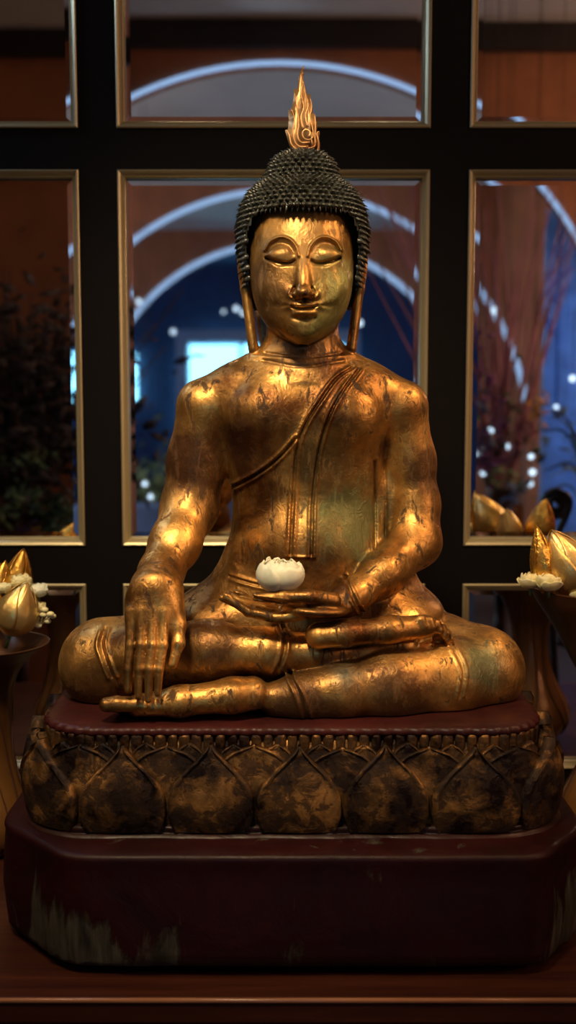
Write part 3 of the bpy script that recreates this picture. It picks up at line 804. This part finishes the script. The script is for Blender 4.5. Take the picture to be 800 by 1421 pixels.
# ------------------------------------------------------------------ vases
def make_vase(px, y, rim_py, scale_r, label, rs_, vs_):
    x = (px-400)*S(px, 950, y); rim = W(400, rim_py, y).z; Hh = rim-TBL; s = S(px, 950, y)
    t = empty('trumpet_vase', (x, y, TBL), label=label, cat='vase', group='tall bronze leaf vases')
    fr = lambda v: interp(v, vs_, rs_)*s*scale_r
    vv = [k/60 for k in range(61)]
    sm_ = [sum(fr(min(1,max(0,v+d))) for d in (-.03,-.015,0,.015,.03))/5 for v in vv]; sm_[-1] = fr(1); sm_[0] = fr(0)
    prof = [(r, TBL+v*Hh) for r, v in zip(sm_, vv)]
    inner = [(max(.004, r-.0035), TBL+v*Hh) for r, v in zip(sm_, vv) if v > .45][::-1]
    bm = bmesh.new(); lathe(bm, prof+[(prof[-1][0]+.0012, TBL+Hh+.0018),(prof[-1][0]-.002, TBL+Hh+.002)]+inner, (x,y,0), 64)
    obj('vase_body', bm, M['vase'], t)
    R = lambda v: float(np.interp(v, vv, sm_))
    # leaf relief: long pointed leaves whose veins wrap the neck and the bulb
    for k in range(4):
        a0 = k*math.pi/2+.5; bm = bmesh.new()
        for sgn in (-1, 1):
            pts = []; rd = []
            for q in range(40):
                u = q/39; v = .04+.72*u; a = a0+sgn*(.72*math.sin(math.pi*min(1,u*1.02))**.8*(1-.35*u))
                r = R(v)+.0006; pts.append((x+math.cos(a)*r, y+math.sin(a)*r, TBL+v*Hh)); rd.append(.0024*(1-.4*u))
            tube(bm, pts, rd, 8)
        pts = [(x+math.cos(a0+.15*math.sin(u*5))*(R(.05+.5*u)+.0004), y+math.sin(a0+.15*math.sin(u*5))*(R(.05+.5*u)+.0004), TBL+(.05+.5*u)*Hh) for u in [q/30 for q in range(31)]]
        tube(bm, pts, [.0018*(1-u/34) for u in range(31)], 8)
        obj('leaf_relief', bm, M['vein'], t)
    return Vector((x, y, rim)), R(1)
def lotus_bud(base, tip, R, label, m, seed=0, group='gold lotus buds'):
    base = Vector(base); tip = Vector(tip); ax = (tip-base); Lh = ax.length; ax.normalize()
    t = empty('lotus_bud', base, label=label, cat='flower', group=group)
    q = Vector((0,0,1)).rotation_difference(ax).to_matrix()
    f = lambda v: float(np.interp(v, [0,.08,.2,.36,.5,.65,.8,.9,.97,1], [.28,.62,.9,1.,.97,.80,.52,.30,.11,.0]))
    bm = bmesh.new(); nv = 24
    lathe(bm, [(R*.90*f(k/nv), Lh*.97*k/nv) for k in range(nv+1)], (0,0,0), 24)
    for v in bm.verts: v.co = base+q@v.co
    obj('bud_core', bm, m, t)
    for i in range(5):
        a0 = seed+i*2*math.pi/5; top = 1. if i % 2 == 0 else .93
        def fn(u, v, a0=a0, i=i, top=top):
            w = .80*(math.sin(math.pi*min(1,.22+.78*v))**.75 if v < .999 else 0)+.01
            a = a0+(u-.5)*2*w; vv = v*top; fold = .05*math.exp(-((u-.5)/.05)**2)
            r = R*(f(vv)*(1.0+.035*(i%2)+fold*.6)+.02*(1-v)); p = Vector((math.cos(a)*r, math.sin(a)*r, vv*Lh))
            n = Vector((math.cos(a), math.sin(a), .2)).normalized(); return base+q@p, q@n
        bm = bmesh.new(); sheet(bm, fn, 12, 16, R*.035); obj('petal', bm, m, t)
    bm = bmesh.new(); tube(bm, [base+ax*.004, base-ax*.012, base-ax*.024], [.0035,.003,.003], 8); obj('stem', bm, M['stem'], t)
    return t
def carnation(c, R, label, seed, m):
    t = empty('white_bloom', c-Vector((0,0,R)), label=label, cat='flower', group='cream blooms between the gold buds')
    ruffle(t, 'p', Vector(c), R, m, 10, seed, .85, .15)
    bm = bmesh.new(); tube(bm, [Vector(c)-Vector((0,0,R*.55)), Vector(c)-Vector((0,0,R+.006))], [.003,.0025], 8); obj('stem', bm, M['stem'], t)
LV, LR = make_vase(-16, .143, 893, 1.0, 'dark trumpet vase at the left edge of the photo, holding cream blooms', [40,46,56,62,58,46,38,32,30,31,35,44,56,70,80,84], [0,.02,.06,.13,.20,.28,.36,.46,.58,.70,.80,.88,.93,.97,.99,1.])
RV, RR = make_vase(852, .143, 815, 1.0, 'taller dark trumpet vase at the right edge of the photo', [46,52,66,76,70,56,42,34,31,35,46,60,77,98,112,118], [0,.02,.05,.11,.18,.25,.33,.42,.52,.60,.66,.73,.82,.91,.96,1.])
s = S(20, 830, .2)
lotus_bud(W(14,880,.16), W(38,806,.155), 29*s, 'smooth gold lotus bud at the front of the left vase', M['bud_smooth'], .4)
lotus_bud(W(14,850,.235), W(33,761,.22), 23*s, 'tallest gold foil lotus bud, upright at the back of the left vase', M['bud'], 1.)
lotus_bud(W(-14,850,.19), W(8,777,.18), 20*s, 'small gold lotus bud cut by the left edge of the photo', M['bud'], 2.)
lotus_bud(W(-30,870,.20), W(-38,796,.25), 24*s, 'gold lotus bud on the outer far side of the left vase', M['bud'], .2)
carnation(W(28,806,.19), 17*s, 'cream bloom high between the two gold buds on the left', 2, M['cream'])
carnation(W(53,817,.19), 15*s, 'outermost pale bloom on the right rim side of the left vase', 5, M['white'])
carnation(W(50,841,.185), 14*s, 'pale bloom just above the rim of the left vase', 9, M['cream'])
carnation(W(4,815,.15), 12*s, 'small cream bloom at the left edge of the photo', 12, M['cream'])
# a spray of small round buds
spr = empty('flower_spray', W(58,868,.17), label='tiny cream budlets drooping over the left vase rim', cat='flower')
for (a, b) in ((50,858),(60,853),(70,852),(66,862),(53,868),(62,846),(73,855)):
    bm = bmesh.new(); bmesh.ops.create_icosphere(bm, subdivisions=2, radius=4.2*s); c = W(a, b, .165+random.uniform(-.01,.01))
    for v in bm.verts: v.co = Vector((v.co.x*1.25, v.co.y, v.co.z*.85))+c
    tube(bm, [c, W(56,866,.17)], [.0012,.0012], 6)
    obj('budlet', bm, M['cream'], spr)
s = S(780, 780, .12)
lotus_bud(W(762,826,.10), W(745,729,.10), 17*s, 'slim crinkled gold foil lotus bud, leftmost in the right vase', M['bud'], .9)
lotus_bud(W(806,822,.11), W(765,735,.10), 34*s, 'broad smooth gold lotus bud leaning left in the right vase', M['bud_smooth'], .3)
lotus_bud(W(838,815,.20), W(842,722,.23), 26*s, 'gold lotus bud at the back of the right vase, seen only in the mirror', M['bud'], .3)
lotus_bud(W(790,812,.21), W(772,738,.235), 24*s, 'gold lotus bud nearest the mirror in the right vase', M['bud_smooth'], 1.3)
carnation(W(762,805,.075), 19*s, 'cream bloom between the gold buds of the right vase', 21, M['cream'])
carnation(W(737,804,.085), 17*s, 'small pale green-white bloom hanging over the left lip of the right vase', 25, M['cream'])
carnation(W(800,822,.09), 13*s, 'cream bloom low inside the rim of the right vase at the photo edge', 27, M['cream'])

# ------------------------------------------------------------------ the room behind the viewer (seen in the mirrors)
def ry(d): return 2*YM-(CY+d)
def zat(py, d): return W(400, py, CY+d).z
def arch_wall(d, peak_px, peak_py, Rpx, xl, xr, ztop, thick, name, m, led=.03, foot=0., side=True):
    y = ry(d); R = Rpx/F*d; zc = zat(peak_py, d)-R; cx = V(peak_px, peak_py, d).x
    bm = bmesh.new(); n = 48
    # opening: half circle cut where the jambs stand
    hw = R*.985; a0 = math.acos(hw/R) if hw < R else 0
    arc = [(cx+R*math.cos(a), zc+R*math.sin(a)) for a in [a0+(math.pi-2*a0)*k/n for k in range(n+1)]]   # right to left
    outl = [(xr,foot),(xr,ztop),(xl,ztop),(xl,foot),(arc[-1][0],foot)]+arc[::-1]+[(arc[0][0],foot)]
    # build as strips: quads from the arc up to the top
    for yy in (y, y-thick):
        for (p, q) in zip(arc[:-1], arc[1:]): bm.faces.new([bm.verts.new((a, yy, b)) for a, b in (p, q, (q[0], ztop), (p[0], ztop))])
        for (xa_, xb_) in ((xl, arc[-1][0]), (arc[0][0], xr)): bm.faces.new([bm.verts.new((a, yy, b)) for a, b in ((xa_,foot),(xb_,foot),(xb_,ztop),(xa_,ztop))])
    path = [(arc[0][0],foot)]+arc+[(arc[-1][0],foot)]
    for p, q in zip(path[:-1], path[1:]): bm.faces.new([bm.verts.new(v) for v in ((p[0],y,p[1]),(q[0],y,q[1]),(q[0],y-thick,q[1]),(p[0],y-thick,p[1]))])
    bmesh.ops.remove_doubles(bm, verts=bm.verts, dist=1e-5)
    tag(obj(name, bm, m, smooth=False), kind='structure')
    bm = bmesh.new()
    tube(bm, [(a+(cx-a)*.008, y+.012, b-.004) for a, b in arc], led, 8)
    tag(obj('trim_1', bm, M['led'], smooth=True), kind='structure')
d1, d2, d3, d4 = 5.2, 8., 10.5, 13.5
Hc = zat(28, d1)
def ceil(name, z, da, db, xl, xr, m=None):
    bm = bmesh.new(); box(bm, (xl, min(ry(da), ry(db)), z), (xr, max(ry(da), ry(db)), z+.05)); tag(obj(name, bm, m or M['ceiling'], smooth=False), kind='structure')
bm = bmesh.new(); box(bm, (-3,ry(14),-.05), (3,YM,0)); tag(obj('floor', bm, M['floor'], smooth=False), kind='structure')
ceil('ceiling', Hc, 1.95, d1, -3, 3)
arch_wall(d1, 388, 84, 480, -3, 3, Hc, .12, 'wall_front', M['orange_wall'], .012)
bm = bmesh.new(); box(bm, (-3, ry(d1)+.001, zat(66,d1)), (3, ry(d1)+.06, Hc-.001)); tag(obj('trim_2', bm, M['beam'], smooth=False), kind='structure')
ceil('ceiling_middle', Hc, d1+.13, d2, -3, 3)
arch_wall(d2, 392, 262, 345, -3, 3, Hc, .12, 'wall_middle', M['orange_wall'], .019)
ceil('ceiling_rear', zat(318,d3), d2+.13, d3, -3, 3)
arch_wall(d3, 392, 336, 262, -3, 3, zat(318,d3), .12, 'wall_rear', M['orange_wall'], .024)
ceil('ceiling_end', 3.1, d3+.13, d4, -3, 3, M['navy'])
bm = bmesh.new(); box(bm, (-3,ry(d4)-.1,0), (3,ry(d4),3.1)); tag(obj('wall_end', bm, M['navy'], smooth=False), kind='structure')
for nm, x in (('wall_left',-3.05),('wall_right',3.0)):
    bm = bmesh.new(); box(bm, (x, ry(14), 0), (x+.05, YM+.08, 3.3)); tag(obj(nm, bm, M['orange_wall'], smooth=False), kind='structure')
bm = bmesh.new(); xe = V(124,400,4.6).x; box(bm, (-3, ry(4.6)-.08, 0), (xe, ry(4.6), Hc)); tag(obj('wall_pier', bm, M['orange_wall'], smooth=False), kind='structure')
bm = bmesh.new(); box(bm, (-3, ry(4.6)+.001, zat(86,4.6)), (xe+.04, ry(4.6)+.05, zat(50,4.6))); tag(obj('trim_4', bm, M['beam'], smooth=False), kind='structure')
bm = bmesh.new(); box(bm, (-3, ry(4.6)+.001, zat(50,4.6)+.001), (xe, ry(4.6)+.03, Hc-.001)); tag(obj('trim_5', bm, M['ceiling'], smooth=False), kind='structure')
# lit window on the end wall
def pane(px0, px1, py0, py1, d, name, m, fr=.0):
    a = V(px0, py1, d); b = V(px1, py0, d); bm = bmesh.new(); box(bm, (a.x, a.y, a.z), (b.x, a.y+.03, b.z)); 
    return obj(name, bm, m, smooth=False)
tag(pane(264,478,478,640,d4-.1,'window_1',M['daylight']), 'bright blue-lit window at the far end of the rooms', kind='structure')
bm = bmesh.new()
a = V(246,660,d4-.16); b = V(500,458,d4-.16); i0 = V(262,646,d4-.16); i1 = V(482,474,d4-.16)
box(bm, (a.x,a.y,i1.z), (b.x,a.y+.05,b.z)); box(bm, (a.x,a.y,a.z), (i0.x,a.y+.05,i1.z)); box(bm, (i1.x,a.y,a.z), (b.x,a.y+.05,i1.z))
box(bm, (V(333,640,d4-.16).x,a.y,a.z), (V(338,640,d4-.16).x,a.y+.05,i1.z))
tag(obj('trim_3', bm, M['whitepaint'], smooth=False), kind='structure')
tag(pane(176,190,490,560,d4-.1,'window_2',M['daylight']), kind='structure')

def leaves(bm, c, spread, n, size, seed, up=0.):
    rnd = random.Random(seed)
    for _ in range(n):
        p = Vector(c)+Vector((rnd.gauss(0,1)*spread[0], rnd.gauss(0,1)*spread[1], rnd.gauss(0,1)*spread[2]))
        d = Vector((rnd.uniform(-1,1), rnd.uniform(-1,1), rnd.uniform(-.6,1)+up)).normalized(); w = d.cross(Vector((rnd.random(), rnd.random(), rnd.random()))).normalized()
        n_ = d.cross(w); l = size*rnd.uniform(.6,1.4)
        vs_ = [bm.verts.new(q) for q in (p, p+d*l*.45+w*l*.22, p+d*l, p+d*l*.45-w*l*.22, p+d*l*.5+n_*l*.05, p+d*l*.5-n_*l*.05)]
        for a_, b_ in ((0,1),(1,2),(2,3),(3,0)):
            bm.faces.new((vs_[a_], vs_[b_], vs_[4])); bm.faces.new((vs_[b_], vs_[a_], vs_[5]))
def bouquet(base, h, spread, seed, label, cols, leafm, n=240, dried=30):
    """standing arrangement: stems, foliage, blossoms of each colour, in a pot"""
    t = empty('flower_arrangement', base, label=label, cat='plant')
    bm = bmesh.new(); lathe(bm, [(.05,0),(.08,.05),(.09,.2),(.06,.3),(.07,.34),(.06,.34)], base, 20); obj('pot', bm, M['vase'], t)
    rnd = random.Random(seed); bm = bmesh.new(); b0 = Vector(base)+Vector((0,0,.3))
    for _ in range(dried):
        e = Vector(base)+Vector((rnd.gauss(0,1)*spread[0]*1.3, rnd.gauss(0,1)*spread[1], h*rnd.uniform(.7,1.25)))
        m_2 = (b0+e)/2+Vector((rnd.uniform(-.04,.04),0,.05)); tube(bm, smooth_curve([b0,m_2,e],8), [.005,.005,.005,.004,.004,.003,.003,.002], 5)
    obj('stems', bm, M['dried'], t)
    bm = bmesh.new(); leaves(bm, Vector(base)+Vector((0,0,h*.72)), (spread[0],spread[1],h*.2), n, .07, seed); obj('foliage', bm, leafm, t)
    for i, (c, off, k, r) in enumerate(cols):
        for j in range(k):
            bm = bmesh.new(); p = Vector(base)+Vector(off)+Vector((rnd.gauss(0,.05), rnd.gauss(0,.03), rnd.gauss(0,.05))); 
            leaves(bm, p, (r*.4,r*.4,r*.4), 24, r, seed+i*7+j); obj('blossom', bm, c, t)
vb = V(40, 740, 4.0); vb.z = .55
B1 = Vector((vb.x, vb.y, 0))
t0 = bouquet(Vector((B1.x-.05, B1.y, .75)), .95, (.20,.1), 3, 'tall dark arrangement of dried stems and small purple flowers, left of the room', 
    [(M['purple'], (.0,.05,.20), 6, .05), (M['leaf_pale'], (.03,.1,.40), 3, .05), (M['yellow'], (.17,.05,.22), 3, .03), (M['leaf_pale'], (-.02,.1,.50), 2, .05), (M['leaf'], (.1,.05,.25), 5, .06)], M['dried'], 1500, 90)
# side stands that carry the arrangements
def stand(x, y, z, label, r=.2, m=None):
    t = empty('side_table', (x,y,0), label=label, cat='table')
    bm = bmesh.new(); lathe(bm, [(r,z-.03),(r+.01,z-.02),(r+.01,z-.004),(r,z)], (x,y,0), 28); obj('table_top', bm, m or M['table_dark'], t)
    bm = bmesh.new(); lathe(bm, [(.03,.03),(.025,.1),(.03,z*.5),(.02,z-.03)], (x,y,0), 16); obj('column', bm, M['table_dark'], t)
    bm = bmesh.new(); lathe(bm, [(r*.7,0),(r*.7,.015),(.04,.03)], (x,y,0), 24); obj('foot', bm, M['table_dark'], t)
stand(B1.x-.05, B1.y, .75, 'low dark round table under the dried flower arrangement')
c2 = V(212, 600, 6.9)
bouquet(Vector((c2.x, c2.y, .35)), .75, (.12,.1), 8, 'green leafy plant beyond the first arch, left of the lit window', [(M['leaf_pale'], (0,.05,.6), 6, .06)], M['leaf'], 200, 8)
stand(c2.x, c2.y, .35, 'round table under the green leafy plant beyond the arch', .26, M['cloth'])
c3 = V(700, 640, 4.6); B3 = Vector((c3.x, ry(4.6), .75))
t3 = empty('twig_arrangement', B3, label='tall plum coloured bare twigs fanning up against the orange wall', cat='plant')
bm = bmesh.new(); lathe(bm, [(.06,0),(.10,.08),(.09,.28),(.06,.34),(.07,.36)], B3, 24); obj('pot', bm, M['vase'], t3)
rnd = random.Random(5); bm = bmesh.new()
for k in range(46):
    tx_ = rnd.uniform(520, 810) if k > 8 else rnd.uniform(490, 600); ty_ = rnd.uniform(230, 400)
    e = V(tx_, ty_, rnd.uniform(4.4,4.9)); b0 = B3+Vector((rnd.uniform(-.03,.03), rnd.uniform(-.03,.03), .3)); m_2 = (b0+e)/2+Vector((rnd.uniform(-.05,.05),0,rnd.uniform(0,.05)))
    tube(bm, smooth_curve([b0,m_2,e],10), [.008-.0006*i for i in range(10)], 5)
obj('twigs', bm, M['twig'], t3)
bm = bmesh.new(); leaves(bm, B3+Vector((-.02,0,.55)), (.13,.08,.13), 110, .06, 33); obj('foliage', bm, M['leaf'], t3)
for (px_, py_, m_3) in ((664,470,M['purple']),(672,520,M['purple']),(660,560,M['cloth']),(684,545,M['purple']),(735,600,M['twig']),(752,568,M['yellow']),(668,640,M['purple']),(690,590,M['purple']),(675,615,M['cloth']),(700,660,M['leaf_pale']),(715,690,M['cloth']),(690,640,M['purple'])):
    bm = bmesh.new(); leaves(bm, V(px_,py_,4.5), (.02,.02,.03), 26, .045, px_); obj('blossom', bm, m_3, t3)
stand(B3.x, B3.y, .75, 'dark round table under the plum coloured twigs', .22)
# palm with long arching leaves
c4 = V(815, 700, 3.8); P4 = Vector((c4.x+.05, c4.y, .65)); t4 = empty('potted_palm', P4, label='green palm with long arching blades at the right of the mirror', cat='plant')
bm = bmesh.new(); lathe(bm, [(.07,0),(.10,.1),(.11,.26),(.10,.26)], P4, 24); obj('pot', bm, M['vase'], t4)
for k in range(16):
    e = V(rnd.uniform(742,840), rnd.uniform(560,720), rnd.uniform(3.6,4.0)); b0 = P4+Vector((0,0,.25)); m_2 = b0*.35+e*.65+Vector((.05,0,.12))
    q = smooth_curve([b0,m_2,e], 14); bm = bmesh.new(); tube(bm, q, [.003+.010*math.sin(math.pi*i/13) for i in range(14)], 6, .2); obj('blade', bm, M['leaf_pale'] if k % 3 == 0 else M['leaf'], t4)
stand(P4.x, P4.y, .65, 'dark stand under the green palm', .15)
# blue curtain at the right
bm = bmesh.new(); a = V(752,610,7.0); b = V(830,290,7.0)
def fnc(u, v): 
    x = a.x+(b.x-a.x)*u; return Vector((x, a.y+.03*math.sin(u*50), .0+(b.z)*v)), Vector((0,1,0))
sheet(bm, fnc, 60, 4, .004); tag(obj('curtain', bm, M['curtain']), 'blue pleated curtain beyond the orange wall at the right', 'curtain')
# little lamps (bokeh)
for (px_, py_, d, r) in ((72,536,4.9,.010),(84,536,4.9,.010),(78,553,4.9,.010),(328,428,9.3,.02),(338,434,9.3,.02),(310,432,9.3,.013),(192,418,9.3,.02),(240,460,9.8,.02),(200,672,5.8,.013),(208,690,5.8,.013),
                         (690,430,4.8,.017),(667,630,4.6,.014),(684,597,4.6,.012),(700,595,4.6,.009),(673,657,4.6,.012),(706,620,4.6,.012),(740,634,4.7,.012),(742,656,4.7,.014),(739,672,4.7,.012),(775,565,4.8,.011),(798,525,4.8,.015),(665,563,4.8,.010),(500,448,7.6,.02)):
    p = V(px_, py_, d); zt = Hc if d < d1 or d1+.2 < d < d2 else zat(318,d3)
    t = empty('fairy_light', p, label='small white light bulb hanging on a thin cord in the room seen in the mirrors', cat='light', group='small lights glowing in the mirrored room')
    bm = bmesh.new(); bmesh.ops.create_icosphere(bm, subdivisions=2, radius=r)
    for v in bm.verts: v.co += p
    obj('bulb', bm, M['bulb'], t)
    bm = bmesh.new(); tube(bm, [p+Vector((0,0,r*.9)), Vector((p.x, p.y, zt-.0005))], [.0015,.0015], 5); obj('cord', bm, M['black'], t)
# wrought scroll stand beside the altar, seen in the right mirror
c5 = V(777, 702, 3.0); t5 = empty('scroll_stand', (c5.x, c5.y, 0), label='black iron stand ending in a scroll, low in the tall right mirror', cat='stand')
bm = bmesh.new(); pts = []
for k in range(60):
    a = math.pi*.5+k/59*math.pi*4.2; r = .040*(1-k/59*.85)
    pts.append(Vector((c5.x-r*math.sin(a-math.pi/2)*1.0, c5.y, c5.z+r*math.cos(a-math.pi/2))))
q = smooth_curve([(c5.x+.03, c5.y, .02),(c5.x+.02, c5.y, .5),(c5.x-.01, c5.y, 1.0),(c5.x+.035, c5.y, c5.z+.0),pts[0]+Vector((.0,0,0))], 30)
tube(bm, q[:-1]+pts, [.010]*(29+60), 10); obj('scroll', bm, M['black'], t5)
bm = bmesh.new(); lathe(bm, [(.12,0),(.12,.012),(.03,.03)], (c5.x+.03, c5.y, 0), 24); obj('foot', bm, M['black'], t5)
# armchair-like blue draped seats under the arch
for (px_, py_, d) in ((205,680,5.9),(345,700,6.9)):
    p = V(px_, py_, d); t = empty('armchair', (p.x, p.y, 0), label='blue upholstered armchair beyond the arch, '+('left one' if px_ < 250 else 'right one, behind the arm of the figure'), cat='chair')
    bm = bmesh.new(); box(bm, (p.x-.24,p.y-.25,.25), (p.x+.24,p.y+.25,.45), .04); obj('seat', bm, M['cloth'], t)
    bm = bmesh.new(); box(bm, (p.x-.24,p.y-.33,.25), (p.x+.24,p.y-.251,.9), .03); obj('backrest', bm, M['cloth'], t)
    for sx in (-1, 1):
        bm = bmesh.new(); box(bm, (p.x+sx*.28-.035,p.y-.3,.2), (p.x+sx*.28+.035,p.y+.25,.62), .03); obj('armrest', bm, M['cloth'], t)
        for sy in (-1, 1):
            bm = bmesh.new(); box(bm, (p.x+sx*.27-.02,p.y+sy*.22-.02,0), (p.x+sx*.27+.02,p.y+sy*.22+.02,.2)); obj('leg', bm, M['table_dark'], t)

# ------------------------------------------------------------------ light
def area(loc, target, size, power, col, shape='DISK'):
    l = bpy.data.lights.new('lamp', 'AREA'); l.shape = shape; l.size = size; l.energy = power; l.color = col
    o = bpy.data.objects.new('fill_rim_light', l); C.objects.link(o); o.location = loc
    o.rotation_euler = (Vector(target)-Vector(loc)).to_track_quat('-Z', 'Y').to_euler(); return o
def point(loc, power, col, r=.1):
    l = bpy.data.lights.new('lamp', 'POINT'); l.energy = power; l.color = col; l.shadow_soft_size = r
    o = bpy.data.objects.new('room_fill', l); C.objects.link(o); o.location = loc; return o
WARM = (1.0,.74,.44)
def spot(loc, target, deg, power, col, r=.1):
    l = bpy.data.lights.new('lamp', 'SPOT'); l.energy = power; l.color = col; l.shadow_soft_size = r; l.spot_size = math.radians(deg); l.spot_blend = 1.
    o = bpy.data.objects.new('ceiling_spot', l); C.objects.link(o); o.location = loc
    o.rotation_euler = (Vector(target)-Vector(loc)).to_track_quat('-Z', 'Y').to_euler(); return o
spot((-.34,-1.25,2.92), (-.08,0,1.40), 44, 185, WARM, .12)
spot((1.15,-.35,2.5), (.12,0,1.35), 46, 55, (1.0,.56,.26), .09)
spot((-1.3,-.6,2.5), (-.2,0,1.2), 50, 26, WARM, .09)
area((.35,-1.5,3.1), (0,0,1.1), .30, 2.5, (1.0,.80,.5))  # weak fill added from the front, not a lamp of the room
area((-1.1,.25,2.5), (0,.1,1.5), .2, 2.5, (.5,.7,1.0))  # blue rim light added behind the left shoulder, no fixture
BL = (.35,.60,1.0)
for sx in (-1, 1):  # added fill lights out of view, brighten the mirrored rooms
    point((sx*2.4,ry(d1+.6),1.7), 55, (.66,.82,1.0), .1)
    point((sx*2.5,ry(d2+.5),1.8), 32, (.50,.70,1.0), .1)
    point((sx*2.6,ry(d3+.6),1.9), 26, (.10,.32,1.0), .1)
point((2.4,ry(3.9),2.2), 42, (1.0,.66,.42), .1)  # added fills for the near walls, right here and left below
point((-2.4,ry(3.9),2.2), 2.6, (1.0,.66,.40), .1)
w = bpy.data.worlds.new('World'); bpy.context.scene.world = w; w.use_nodes = True
w.node_tree.nodes['Background'].inputs[0].default_value = (.30,.24,.2,1); w.node_tree.nodes['Background'].inputs[1].default_value = .02

# ------------------------------------------------------------------ camera
cam = bpy.data.cameras.new('Camera'); co = bpy.data.objects.new('Camera', cam); C.objects.link(co)
co.location = (0, CY, ZC); co.rotation_euler = (math.pi/2-PIT, 0, 0)
cam.sensor_fit = 'VERTICAL'; cam.sensor_height = 36; cam.lens = 36*F/1421.; cam.clip_end = 100
cam.dof.use_dof = True; cam.dof.focus_distance = 1.55; cam.dof.aperture_fstop = 2.9
sc = bpy.context.scene; sc.camera = co
sc.view_settings.view_transform = 'Standard'; sc.view_settings.look = 'None'; sc.view_settings.gamma = 1; sc.view_settings.use_curve_mapping = False
sc.view_settings.exposure = 0.0
